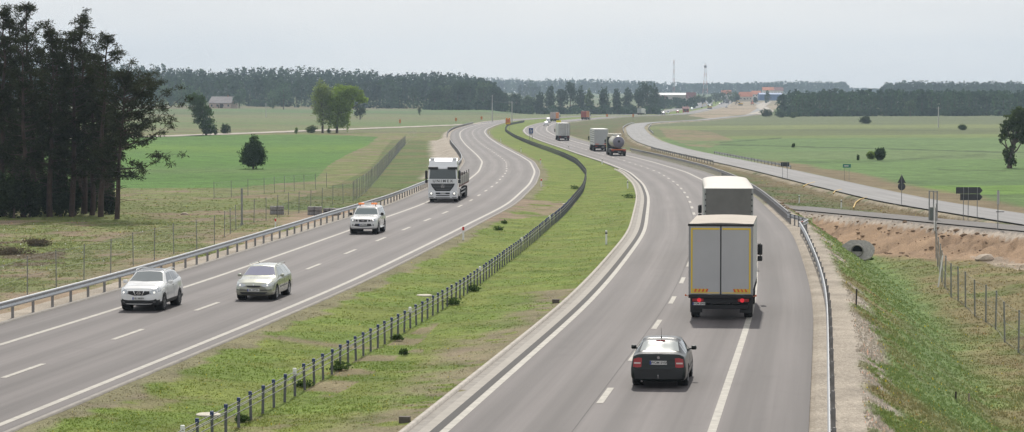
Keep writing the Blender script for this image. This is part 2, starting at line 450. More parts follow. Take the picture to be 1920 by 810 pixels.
# ------------------------------------------------------------------ ground sheet
def axis_cols():
    a = np.concatenate([np.linspace(-2600, -200, 40, endpoint=False), np.linspace(-200, 2120, 640, endpoint=False), np.linspace(2120, 4500, 40)])
    return (a - 960) / F_PX
az = axis_cols()
rows = [30.0]
while rows[-1] < 12000: rows.append(rows[-1] * ((1.0042 if rows[-1] < 240 else 1.006) if rows[-1] > 50 else 1.05) + (0 if rows[-1] < 3000 else rows[-1] * .02))
rows = np.array(rows)
GX = rows[:, None] * az[None, :]; GY = np.repeat(rows[:, None], len(az), 1)
GZ = ground(GX, GY)
gc, gg = zone(GX, GY, ground(GX, GY, False))
nr, nc = GX.shape
idx = np.arange(nr * nc).reshape(nr, nc)
Fq = np.stack([idx[:-1, :-1], idx[:-1, 1:], idx[1:, 1:], idx[1:, :-1]], -1).reshape(-1, 4)
gm = bpy.data.materials.new("earth_and_grass"); gm.use_nodes = True; t = gm.node_tree; p = t.nodes['Principled BSDF']
p.inputs['Roughness'].default_value = .95; p.inputs['Specular IOR Level'].default_value = .15
ca = t.nodes.new('ShaderNodeVertexColor'); ca.layer_name = 'zone'
geo = t.nodes.new('ShaderNodeNewGeometry')
def nnode(sc, det=6, ro=.6):
    n = t.nodes.new('ShaderNodeTexNoise'); n.inputs['Scale'].default_value = sc; n.inputs['Detail'].default_value = det; n.inputs['Roughness'].default_value = ro
    t.links.new(geo.outputs['Position'], n.inputs['Vector']); return n
def mmap(src, a, b, c0, c1):
    m = t.nodes.new('ShaderNodeMapRange'); m.inputs[1].default_value = a; m.inputs[2].default_value = b; m.inputs[3].default_value = c0; m.inputs[4].default_value = c1
    t.links.new(src, m.inputs[0]); return m.outputs[0]
def mul(a, b):
    m = t.nodes.new('ShaderNodeVectorMath'); m.operation = 'SCALE'; t.links.new(a, m.inputs[0]); t.links.new(b, m.inputs['Scale']); return m.outputs[0]
na = nnode(2.6, 8, .7); nb = nnode(.35, 5, .6); ncn = nnode(14, 3, .6)
def lin(a, b, f):
    m = t.nodes.new('ShaderNodeMix'); m.data_type = 'FLOAT'
    t.links.new(f, m.inputs['Factor']); m.inputs['A'].default_value = a
    t.links.new(b, m.inputs['B']); return m.outputs[0]
gr_ = ca.outputs['Alpha']
c1 = mul(ca.outputs['Color'], lin(1.0, mmap(na.outputs['Fac'], .3, .7, .66, 1.34), gr_))
c1 = mul(c1, mmap(nb.outputs['Fac'], .35, .65, .80, 1.20))
c1 = mul(c1, mmap(ncn.outputs['Fac'], .35, .65, .72, 1.28))
nf_ = nnode(45, 2, .5); c1 = mul(c1, mmap(nf_.outputs['Fac'], .35, .65, .78, 1.22))
t.links.new(c1, p.inputs['Base Color'])
bp = t.nodes.new('ShaderNodeBump'); bp.inputs['Strength'].default_value = .6; bp.inputs['Distance'].default_value = .05
t.links.new(ncn.outputs['Fac'], bp.inputs['Height']); t.links.new(bp.outputs[0], p.inputs['Normal'])
me = np_mesh("ground", np.stack([GX, GY, GZ], -1).reshape(-1, 3), Fq, gm, True, {'zone': ('POINT', np.concatenate([gc.reshape(-1, 3), np.clip(.25 + .75 * gg.reshape(-1, 1), 0, 1)], 1))})
tag(link("ground", me), kind='structure')
gb = MB(); gb.add([(-3000, -2500, -1.9), (3000, -2500, -1.9), (3000, 31, -1.9), (-3000, 31, -1.9)], [(0, 1, 2, 3)])
gb = gb.build("fields_behind_the_bridge", mat("meadow_behind", (.11, .125, .055), .95, var=.25, scale=.02)); tag(gb, kind='structure')

# ------------------------------------------------------------------ roads
def asphalt(name, base, track=.16, tint=(1, .89, .875)):
    m = bpy.data.materials.new(name); m.use_nodes = True; t = m.node_tree; p = t.nodes['Principled BSDF']
    p.inputs['Roughness'].default_value = .7; p.inputs['Specular IOR Level'].default_value = .3
    uv = t.nodes.new('ShaderNodeUVMap'); uv.uv_map = 'UVMap'
    sep = t.nodes.new('ShaderNodeSeparateXYZ'); t.links.new(uv.outputs[0], sep.inputs[0])
    def N(sx, sy, sc, det=4):
        mpn = t.nodes.new('ShaderNodeMapping'); mpn.inputs['Scale'].default_value = (sx, sy, 1); t.links.new(uv.outputs[0], mpn.inputs['Vector'])
        n = t.nodes.new('ShaderNodeTexNoise'); n.inputs['Scale'].default_value = sc; n.inputs['Detail'].default_value = det; t.links.new(mpn.outputs[0], n.inputs['Vector']); return n.outputs['Fac']
    def MR(s, a, b, c, d):
        x = t.nodes.new('ShaderNodeMapRange'); x.inputs[1].default_value = a; x.inputs[2].default_value = b; x.inputs[3].default_value = c; x.inputs[4].default_value = d; t.links.new(s, x.inputs[0]); return x.outputs[0]
    def MA(op, a, b):
        x = t.nodes.new('ShaderNodeMath'); x.operation = op
        for i, s in enumerate((a, b)):
            if isinstance(s, float): x.inputs[i].default_value = s
            else: t.links.new(s, x.inputs[i])
        return x.outputs[0]
    # worn wheel tracks: paler bands twice per 3.5 m lane
    ph = MA('MULTIPLY', sep.outputs['X'], 2 * math.pi / 1.75)
    cs = MA('COSINE', ph, 0.0)
    f = MR(cs, -1, 1, 1 - track, 1 + track * .7)
    sh = t.nodes.new('ShaderNodeValToRGB'); sh.color_ramp.interpolation = 'LINEAR'
    f = MA('MULTIPLY', f, MR(N(1.2, .012, 3.0, 5), .3, .7, .84, 1.14))
    lane = MR(sep.outputs['X'], 3.44, 3.47, .965, 1.03)
    f = MA('MULTIPLY', f, lane)
    f = MA('MULTIPLY', f, MR(N(.5, .35, 1.4, 3), .60, .72, 1.0, .90))
    f = MA('MULTIPLY', f, MR(N(.25, .06, 1.0, 6), .3, .7, .90, 1.10))
    f = MA('MULTIPLY', f, MR(N(1, 1, 26.0, 2), .3, .7, .88, 1.12))
    # shoulder: less worn, a little darker beyond the edge line
    shd = MR(sep.outputs['X'], 7.2, 7.5, 1.0, .84)
    f = MA('MULTIPLY', f, shd)
    v = t.nodes.new('ShaderNodeVectorMath'); v.operation = 'SCALE'; v.inputs[0].default_value = [base * k for k in tint]; t.links.new(f, v.inputs['Scale'])
    t.links.new(v.outputs[0], p.inputs['Base Color'])
    b = t.nodes.new('ShaderNodeBump'); b.inputs['Strength'].default_value = .25; b.inputs['Distance'].default_value = .01
    t.links.new(N(1, 1, 60.0, 2), b.inputs['Height']); t.links.new(b.outputs[0], p.inputs['Normal'])
    return m
def stations(y0, y1):
    s = [y0]
    while s[-1] < y1: s.append(s[-1] + max(.8, s[-1] * .006))
    s[-1] = y1
    return np.array(s)
def strip_pts(T, ys, offs, zf, dz):
    sl = slope(T, ys); n = 1 / np.sqrt(1 + sl ** 2)
    X = fx(T, ys)[:, None] + offs[None, :] * n[:, None]
    Y = ys[:, None] - offs[None, :] * (sl * n)[:, None]
    Z = zf(ys)[:, None] + dz + 0 * X
    return X, Y, Z
def strip(name, T, y0, y1, offs, zf, m, dz=0.0, kind='structure', usign=1, parent=None, ys=None):
    ys = stations(y0, y1) if ys is None else ys
    offs = np.array(offs, float)
    X, Y, Z = strip_pts(T, ys, offs, zf, dz)
    sl = slope(T, ys); arc = np.concatenate([[0], np.cumsum(np.diff(ys) * np.sqrt(1 + sl[1:] ** 2))]) + y0
    r, c = X.shape; ix = np.arange(r * c).reshape(r, c)
    Fq = np.stack([ix[:-1, :-1], ix[:-1, 1:], ix[1:, 1:], ix[1:, :-1]], -1).reshape(-1, 4)
    me = np_mesh(name, np.stack([X, Y, Z], -1).reshape(-1, 3), Fq, m, True)
    uvl = me.uv_layers.new(name='UVMap')
    U = np.repeat((offs * usign)[None, :], r, 0).reshape(-1); Vv = np.repeat(arc[:, None], c, 1).reshape(-1)
    uv = np.stack([U[Fq.ravel()], Vv[Fq.ravel()]], -1).astype(np.float32)
    uvl.data.foreach_set('uv', uv.ravel())
    o = link(name, me, parent)
    if kind: tag(o, kind=kind)
    return o
M_ASPH = asphalt("worn_asphalt", .108, .2)
M_ASPH2 = asphalt("worn_asphalt_oncoming", .108, .2)
M_SERV = asphalt("pale_service_asphalt", .17, .05, (1, .985, .985))
lo = np.linspace(-9.6, .6, 12); ro_ = np.linspace(-.42, 9.6, 12)
strip("motorway_left_carriageway", XL_T, 22, 2900, lo, zr, M_ASPH2, usign=-1)
strip("motorway_right_carriageway", XR_T, 22, 2900, ro_, zr, M_ASPH)
strip("service_road", XS_T, 172, 2600, np.linspace(-3, 3, 5), zs, M_SERV, .02)
# access track paving on the embankment top
def track_pts(s, w): return (24.6 + .336 * s + .942 * w, 218.6 - .942 * s + .336 * w)
mb = MB(); ts = np.linspace(-8, 70, 60)
vv = []; ff = []
for i, s in enumerate(ts):
    for wv in (.7, 2.6, 4.5):
        x, y = track_pts(s, wv); vv.append((x, y, -.86))
for i in range(len(ts) - 1):
    for k in range(2):
        a = i * 3 + k; ff.append((a, a + 1, a + 4, a + 3))
me = MB().add(vv, ff).mesh("access_track", mat("track_asphalt", (.135, .125, .118), .9, var=.18, scale=.6, bump=.2))
tag(link("access_track", me), kind='structure')
# painted lines
M_PAINT = mat("road_paint", (.34, .32, .28), .7, var=.26, scale=2.2)
def dashes(name, T, zf, first, period, length, wd, off, y1):
    V = []; Fc = []
    ys = np.arange(40, y1, .25); sl = slope(T, ys); arc = np.concatenate([[0], np.cumsum(np.diff(ys) * np.sqrt(1 + sl[1:] ** 2))])
    a0 = np.interp(first, ys, arc)
    k0 = -int(a0 / period)
    for k in range(k0, int((arc[-1] - a0) / period)):
        ya = np.interp([a0 + k * period + length * q for q in (0, .5, 1)], arc, ys)
        X, Y, Z = strip_pts(T, ya, np.array([off - wd / 2, off + wd / 2]), zf, .008)
        n = len(V)
        for i in range(3):
            for j in range(2): V.append((X[i, j], Y[i, j], Z[i, j]))
        Fc += [(n, n + 1, n + 3, n + 2), (n + 2, n + 3, n + 5, n + 4)]
    me = np_mesh(name, np.array(V), np.array(Fc), M_PAINT)
    return tag(link(name, me), kind='structure')
for nm, T, offs in (("line_marking", XL_T, (0, -7.05)), ("line_marking", XR_T, (0, 7.05))):
    for o_ in offs:
        strip(nm, T, 45, 2900, [o_ - .115, o_ + .115], zr, M_PAINT, .006)
dashes("line_marking", XL_T, zr, 80.5, 12.85, 4.3, .2, -3.55, 1500)
dashes("line_marking", XR_T, zr, 74.6, 12.0, 4.0, .2, 3.55, 1500)
# thin dark joint beside the dashes, concrete gutter and kerb on the median side of the right carriageway
strip("road_joint", XR_T, 45, 400, [3.36, 3.385], zr, mat("joint_tar", (.045, .042, .04), .8), .004)
M_CONC = mat("pale_concrete", (.42, .385, .34), .9, var=.2, scale=2.5, bump=.15)
M_CONC2 = mat("gutter_concrete", (.27, .25, .225), .9, var=.2, scale=1.5, bump=.15)
strip("gutter", XR_T, 45, 335, [-.98, -.68], zr, M_CONC2, -.02)
strip("concrete_edge_strip", XR_T, 45, 335, [-.68, -.38], zr, mat("edge_concrete", (.33, .305, .27), .9, var=.12, scale=2), .004)
strip("dark_asphalt_seam", XR_T, 45, 335, [-.38, -.13], zr, mat("fresh_asphalt_seam", (.062, .058, .056), .9, var=.15, scale=6), .004)
def kerb(T, y0, y1, a, b, h, nm="kerb", m=None):
    ys = stations(y0, y1)
    X, Y, Z = strip_pts(T, ys, np.array([a, a, b, b]), zr, 0)
    Z[:, 0] -= .12; Z[:, 1] += h; Z[:, 2] += h; Z[:, 3] -= .12
    r = len(ys); ix = np.arange(r * 4).reshape(r, 4)
    Fq = np.stack([ix[:-1, :-1], ix[:-1, 1:], ix[1:, 1:], ix[1:, :-1]], -1).reshape(-1, 4)
    me = np_mesh(nm, np.stack([X, Y, Z], -1).reshape(-1, 3), Fq, m or M_CONC)
    tag(link(nm, me), kind='structure')
kerb(XR_T, 45, 335, -1.12, -.98, .07)
kerb(XL_T, 45, 560, -9.78, -9.6, .05, m=M_CONC2)
kerb(XL_T, 45, 560, .55, .72, .01, m=M_CONC2)

# ------------------------------------------------------------------ grass tufts on median and banks
def grass(name, n, y0, y1, x0, x1, maskf, hgt, seed):
    r = np.random.default_rng(seed)
    u = r.random(n); Y = 1 / (1 / y0 + u * (1 / y1 - 1 / y0))
    X = (x0 + r.random(n) * (x1 - x0)) / F_PX * Y
    z = ground(X, Y); c, g = zone(X, Y, z)
    keep = (r.random(n) < g ** 1.6) & maskf(X, Y)
    X, Y, z, c = X[keep], Y[keep], z[keep], c[keep]; m = len(X)
    B = 4
    ang = r.random((m, B)) * 2 * np.pi; lean = .25 + .5 * r.random((m, B)); h = hgt * (.45 + .9 * r.random((m, B))) * (.6 + .8 * fbm(X, Y, 3, 12, 3))[:, None]
    wd = (.010 + .0001 * Y)[:, None] * (1 + r.random((m, B)))
    bx = X[:, None] + (r.random((m, B)) - .5) * .22; by = Y[:, None] + (r.random((m, B)) - .5) * .22
    bz = z[:, None] + 0 * bx - .02
    dx, dy = np.cos(ang), np.sin(ang)
    p0 = np.stack([bx - dy * wd, by + dx * wd, bz], -1); p1 = np.stack([bx + dy * wd, by - dx * wd, bz], -1)
    p2 = np.stack([bx + dx * h * lean, by + dy * h * lean, bz + h], -1)
    V = np.stack([p0, p1, p2], 2).reshape(-1, 3); Fq = np.arange(len(V)).reshape(-1, 3)
    var = (.85 + .4 * r.random((m, B)))[..., None] * c[:, None, :]
    dry = r.random((m, B)) < .05; var = np.where(dry[..., None], var * np.array([1.9, 1.35, 1.2]), var)
    wht = (r.random((m, 1)) < .03) & ((X < -26) & (Y > 150) & (Y < 215))[:, None] & (r.random((m, B)) < .5); var = np.where(wht[..., None], np.array([.6, .6, .55]), var); yel = r.random((m, B)) < .006; var = np.where(yel[..., None], np.array([.5, .42, .03]), var)
    cols = np.repeat(var.reshape(-1, 3), 3, 0) * 1.5
    me = np_mesh(name, V, Fq, GRASS_M, False, {'zone': ('POINT', cols)})
    o = tag(link(name, me), kind='stuff')
    return o
GRASS_M = bpy.data.materials.new("grass_blades"); GRASS_M.use_nodes = True; t = GRASS_M.node_tree
t.nodes.clear(); o_ = t.nodes.new('ShaderNodeOutputMaterial'); ca = t.nodes.new('ShaderNodeVertexColor'); ca.layer_name = 'zone'
gn_ = t.nodes.new('ShaderNodeNewGeometry'); va_ = t.nodes.new('ShaderNodeVectorMath'); va_.operation = 'MULTIPLY_ADD'; va_.inputs[1].default_value = (.45, .45, .45); va_.inputs[2].default_value = (0, 0, .9)
vn_ = t.nodes.new('ShaderNodeVectorMath'); vn_.operation = 'NORMALIZE'; t.links.new(gn_.outputs['Normal'], va_.inputs[0]); t.links.new(va_.outputs[0], vn_.inputs[0])
d_ = t.nodes.new('ShaderNodeBsdfDiffuse'); t.links.new(vn_.outputs[0], d_.inputs['Normal']); tr_ = t.nodes.new('ShaderNodeBsdfTranslucent'); ms = t.nodes.new('ShaderNodeMixShader'); ms.inputs[0].default_value = .30
t.links.new(ca.outputs['Color'], d_.inputs['Color']); t.links.new(ca.outputs['Color'], tr_.inputs['Color'])
t.links.new(d_.outputs[0], ms.inputs[1]); t.links.new(tr_.outputs[0], ms.inputs[2]); t.links.new(ms.outputs[0], o_.inputs['Surface'])
def dLR(X, Y):
    return (X - XL(Y)) / np.sqrt(1 + slope(XL_T, Y) ** 2), (X - XR(Y)) / np.sqrt(1 + slope(XR_T, Y) ** 2)
def m_med(X, Y): a, b = dLR(X, Y); return (a > .9) & (b < -1.2) & (np.random.default_rng(5).random(Y.shape) > sstep(180, 420, Y))
def fade(Y, a, b): return np.random.default_rng(5).random(Y.shape) > sstep(a, b, Y)
def m_right(X, Y):
    a, b = dLR(X, Y); s = (X - XS(Y)) / np.sqrt(1 + slope(XS_T, Y) ** 2)
    return (b > 10.9) & ((s < -3.6) | (Y < 180)) & fade(Y, 180, 400) & ~((rq(X, Y) > -.3) & (rq(X, Y) < 5.4) & (X > 19.5) & (Y < 240))
def m_left(X, Y):
    a, b = dLR(X, Y); py = HORIZ + F_PX * (CAM_H + 1.7) / Y
    return (a < -10.6) & (py > 352 - 12 * sstep(-1, 0, a + 40)) & fade(Y, 200, 330)
grass("median_grass", 90000, 60, 420, -900, 260, m_med, .05, 21)
grass("bank_grass", 130000, 60, 420, 250, 1010, m_right, .08, 22)
grass("verge_grass", 110000, 80, 330, -1010, 0, m_left, .085, 23)

# ------------------------------------------------------------------ foliage
def leaf_mat(name):
    m = bpy.data.materials.new(name); m.use_nodes = True; t = m.node_tree; t.nodes.clear()
    o = t.nodes.new('ShaderNodeOutputMaterial'); ca = t.nodes.new('ShaderNodeVertexColor'); ca.layer_name = 'leaf'
    d = t.nodes.new('ShaderNodeBsdfDiffuse'); tr = t.nodes.new('ShaderNodeBsdfTranslucent'); ms = t.nodes.new('ShaderNodeMixShader'); ms.inputs[0].default_value = .42
    t.links.new(ca.outputs['Color'], d.inputs['Color']); t.links.new(ca.outputs['Color'], tr.inputs['Color'])
    t.links.new(d.outputs[0], ms.inputs[1]); t.links.new(tr.outputs[0], ms.inputs[2]); t.links.new(ms.outputs[0], o.inputs['Surface'])
    return m
LEAF = leaf_mat("foliage_leaves")
BARK = mat("bark", (.085, .065, .05), .95, var=.35, scale=2.0, bump=.6, bscale=12)
BARK_RED = mat("pine_bark", (.055, .036, .028), .95, var=.4, scale=1.5, bump=.6, bscale=10)

def cards(P, size, aspect, r, flat=0.0, dirs=None):
    """quads of about this size round the points P; returns verts (n,4,3)"""
    n = len(P)
    if dirs is None:
        a = r.normal(size=(n, 3)); a[:, 2] *= (1 - flat)
    else: a = dirs + r.normal(size=(n, 3)) * .45
    a /= np.linalg.norm(a, axis=1)[:, None] + 1e-9
    b = np.cross(a, r.normal(size=(n, 3))); b /= np.linalg.norm(b, axis=1)[:, None] + 1e-9
    s = (size * (.6 + .8 * r.random(n)))[:, None] if np.ndim(size) == 0 else (size * (.6 + .8 * r.random(n)))[:, None]
    u = a * s * .5; v = b * s * .5 * aspect
    return np.stack([P - u - v * .4, P - v + u * .1, P + u + v * .4, P + v - u * .1], 1)
def leaf_mesh(name, V, cols, parent=None, m=None):
    n = len(V)
    me = np_mesh(name, V.reshape(-1, 3), np.arange(n * 4).reshape(-1, 4), m or LEAF, False, {'leaf': ('POINT', np.repeat(np.clip(cols, 0, 1), 4, 0))})
    return link(name, me, parent)
def crown_points(blobs, n, r, clump=.2, kc=26):
    W = np.array([b[6] if len(b) > 6 else b[3] * b[4] + b[5] * b[3] for b in blobs], float); W /= W.sum()
    P = []; cc = []
    for b, wt in zip(blobs, W):
        m = max(12, int(n * wt)); k = max(6, int(kc * (1 + 1.5 * wt)))
        d = r.normal(size=(k, 3)); d /= np.linalg.norm(d, axis=1)[:, None]; rad = .45 + .6 * r.random(k) ** .6
        cen = d * rad[:, None]
        j = r.integers(0, k, m)
        q = cen[j] + r.normal(size=(m, 3)) * clump
        tone = .8 + .4 * r.random(k)
        P.append(q * np.array(b[3:6]) + np.array(b[:3])); cc.append(tone[j])
    return np.concatenate(P), np.concatenate(cc)
def auto_blobs(kind, H, W, r):
    B = []
    if kind == 'round':
        B.append((0, 0, H * .52, W * .42, W * .42, H * .40))
        for k in range(7):
            a = r.random() * 6.28; h = H * (.28 + .55 * r.random()); q = W * .27
            B.append((q * math.cos(a), q * math.sin(a), h, W * .22, W * .22, H * .17))
    elif kind == 'tall':
        for k in range(9):
            t = (k + .6) / 9.2; a = r.random() * 6.28; wd = W * .5 * (math.sin(math.pi * min(1, t * .85 + .12)) ** .6)
            B.append((wd * .35 * math.cos(a), wd * .35 * math.sin(a), H * (.12 + .82 * t), wd * .75, wd * .75, H * .12))
    elif kind == 'broad':
        for k in range(12):
            a = r.random() * 6.28; t = r.random(); q = W * .36 * math.sqrt(r.random())
            B.append((q * math.cos(a), q * math.sin(a), H * (.35 + .5 * t), W * .2, W * .2, H * .15))
        B.append((0, 0, H * .62, W * .38, W * .38, H * .28))
    elif kind == 'bush':
        for k in range(6):
            a = r.random() * 6.28; q = W * .28 * r.random()
            B.append((q * math.cos(a), q * math.sin(a), H * (.35 + .25 * r.random()), W * .26, W * .26, H * .38))
    return B
def tree(name, label, cat, X, Y, H, W, kind, colr, n=900, leaf=.5, seed=0, group=None, blobs=None, trunk=None, limbs=5, tr=None, flat=0.0, aspect=.7, z=None, clump=.2):
    r = np.random.default_rng(seed + 100)
    z = float(ground(X, Y, False)) if z is None else z
    o = thing(name, label, cat, (X, Y, z - .05), 0, group)
    blobs = blobs or auto_blobs(kind, H, W, r)
    P, tone = crown_points(blobs, n, r, clump)
    P[:, 2] = np.maximum(P[:, 2], .12)
    V = cards(P, leaf, aspect, r, flat)
    cols = np.array(colr)[None, :] * 1.45 * (tone * (.75 + .5 * r.random(len(P))))[:, None]
    leaf_mesh('crown' if kind != 'bush' else 'foliage', V, cols, o)
    if kind != 'bush' or trunk:
        mb = MB(); tr = tr or H * .022 + .05
        tp = trunk or [(0, 0, -.2), (0, 0, H * .25), (W * .02, 0, H * .5), (0, W * .02, H * .8)]
        mb.tube(tp, [tr * (1 - .75 * i / (len(tp) - 1)) for i in range(len(tp))], 8)
        mid = tp[len(tp) // 2]
        for b in blobs[:limbs + 2]:
            s = Vector(tp[1]).lerp(Vector(mid), r.random()); e = Vector(b[:3])
            if e.z > s.z: mb.tube([s, s.lerp(e, .5) + Vector((0, 0, -.04 * H)), e], [tr * .45, tr * .3, tr * .12], 5)
        mb.build('trunk', BARK, o, 40)
    return o
def ptree(name, label, cat, px, Y, top, wpx, kind, colr, **k):
    X, Y, z = at(px, Y); m = Y / F_PX
    H = CAM_H - (top - HORIZ) * m - z
    return tree(name, label, cat, X, Y, H, wpx * m, kind, colr, z=z, **k)

DK = (.032, .050, .022); MG = (.050, .078, .028); LG = (.12, .17, .045); BG = (.035, .060, .030)
# --- the lone trees in the fields
ptree("lone_tree", "small dark round tree alone in the bright green crop field", "tree", 475, 381, 243, 46, 'round', (.035, .058, .024), n=7000, leaf=.24, seed=1, blobs=[(0, 0, 1.9, 1.75, 1.75, 1.45), (.1, 0, 3.1, 1.25, 1.25, 1.2), (.15, 0, 4.3, .62, .62, .75), (-.7, .2, 2.6, .85, .85, 1.0), (.8, -.2, 2.2, .9, .9, .9), (0, 0, 1.0, 1.3, 1.3, .6)])
m_ = 690 / F_PX
def bl(cx, cy, rx, ry, px0, base, m, dep=None):       # blob from its outline in metres
    return ((cx - px0) * m, 0, (base - cy) * m, rx * m, (dep or rx) * m, ry * m)
ptree("leaning_tree", "dark irregular field tree with its top leaning left beside the country track", "tree", 387, 705, 168, 50, 'tall', (.042, .072, .024), n=7500, leaf=.42, seed=2,
      blobs=[bl(*b, 387, 250, .146) for b in ((364, 180, 13, 10), (372, 192, 17, 12), (380, 204, 19, 13), (384, 218, 18, 13), (389, 231, 16, 10), (394, 240, 9, 7), (376, 183, 10, 9), (386, 243, 8, 5))], trunk=[(0, 0, -.3), (-.2, 0, 3), (-1, 0, 6.5), (-2.4, 0, 9.5)], clump=.17)
ptree("birch_tree", "slender airy pale green tree, left one of the pair by the country track", "tree", 605, 765, 150, 50, 'tall', (.15, .19, .07), n=3800, leaf=.5, seed=3,
      blobs=[bl(*b, 605, 246, .159) for b in ((602, 163, 12, 12), (600, 178, 15, 12), (606, 170, 16, 14), (604, 192, 15, 12), (608, 208, 14, 12), (606, 222, 11, 9), (618, 178, 10, 14), (597, 205, 9, 8))], trunk=[(0, 0, -.3), (0, 0, 4), (-.3, 0, 9), (-.6, 0, 14)], clump=.26, tr=.38)
ptree("willow_tree", "broad pale green willow spreading right, right one of the pair by the track", "tree", 632, 765, 155, 90, 'broad', (.15, .21, .045), n=11000, leaf=.5, seed=4,
      blobs=[bl(*b, 632, 246, .159) for b in ((640, 172, 22, 15), (655, 165, 16, 10), (668, 176, 14, 10), (682, 184, 8, 5), (632, 186, 18, 12), (648, 190, 18, 13), (628, 204, 14, 14), (645, 208, 14, 12), (636, 222, 14, 12), (625, 228, 8, 10), (648, 226, 8, 11), (620, 190, 12, 14), (618, 212, 8, 10))], trunk=[(0, 0, -.3), (0, 0, 3.5), (.6, 0, 7), (1.5, 0, 11)], clump=.2, tr=.45)
ptree("field_tree", "small round dark tree behind the pair, out in the pale field", "tree", 675, 1180, 192, 23, 'round', DK, n=1500, leaf=.5, seed=5)
ptree("willow_tree", "old willow with a leaning trunk and ivy skirt on the far field's edge", "tree", 1893, 391, 200, 62, 'broad', (.050, .070, .028), n=11000, leaf=.26, seed=6,
      blobs=[bl(*b[:4], 1893, 313, .081, *b[4:]) for b in ((1912, 208, 16, 9), (1900, 222, 17, 10), (1925, 220, 22, 14), (1888, 236, 14, 9), (1910, 240, 18, 12), (1930, 244, 20, 14), (1882, 252, 9, 7), (1900, 254, 10, 6), (1918, 260, 10, 7), (1876, 262, 3, 5), (1892, 292, 9, 14, 8), (1896, 302, 9, 9, 8), (1898, 275, 5, 9, 5), (1886, 286, 6, 10, 6))], trunk=[(0, 0, -.3), (.1, 0, 1.5), (.7, 0, 4), (1.6, 0, 6.5), (2.3, .2, 8)], clump=.17, tr=.42, limbs=9)
for nm, lab, px, Y, top, wpx, cc, n, lf in (
    ("round_bush", "low wide bush beside the track, left of the pale tree pair", 583, 765, 234, 28, (.07, .095, .04), 1200, .35),
    ("small_bush", "dark ragged bush beside the leaning field tree", 424, 735, 229, 22, DK, 900, .35),
    ("small_bush", "tiny dark bush at the foot of the leaning field tree", 405, 712, 240, 9, DK, 300, .3),
    ("small_bush", "small pale bush left of the low wide bush by the track", 556, 745, 238, 9, LG, 300, .3),
    ("small_bush", "tiny bush between the two trunks of the tree pair", 617, 762, 240, 8, MG, 250, .3),
    ("field_bush", "small dark bush far out in the pale field right of the round tree", 787, 1350, 196, 9, DK, 260, .5),
    ("field_bush", "dark bush with a paler half in the green field left of the leaning willow", 1650, 437, 276, 24, (.035, .06, .022), 3500, .22),
    ("field_bush", "pale green half round bush against the dark field bush", 1634, 440, 284, 18, LG, 1500, .22),
    ("round_bush", "round dark bush in the pale field before the right hand wood", 1624, 1030, 217, 27, DK, 1800, .4),
    ("round_bush", "low dark bush far out in the field, second from the leaning willow", 1805, 830, 233, 22, MG, 1200, .35),
    ("field_bush", "tiny bush on the dark ditch line in the right hand field", 1487, 545, 267, 8, MG, 300, .25),
    ("field_bush", "small upright bush on the ditch bank left of the dark field bush", 1609, 436, 289, 6, MG, 250, .2),
    ("round_bush", "large dark green bush at the left end of the row before the wood", 1437, 1400, 204, 26, DK, 1400, .5),
    ("round_bush", "largest round bush in the row before the right hand wood", 1464, 1360, 205, 24, BG, 1400, .5),
    ("round_bush", "flat pale bush at the right end of the row before the wood", 1488, 1340, 209, 20, MG, 800, .5),
    ("ditch_bush", "dark leafy bush at the foot of the bank beside the culvert", 1633, 190, 484, 12, MG, 900, .14)):

    kk = int(px * 7 + Y) % 1000
    ptree(nm, lab, "bush", px, Y, top, wpx, 'bush', cc, n=n, leaf=lf, seed=kk)

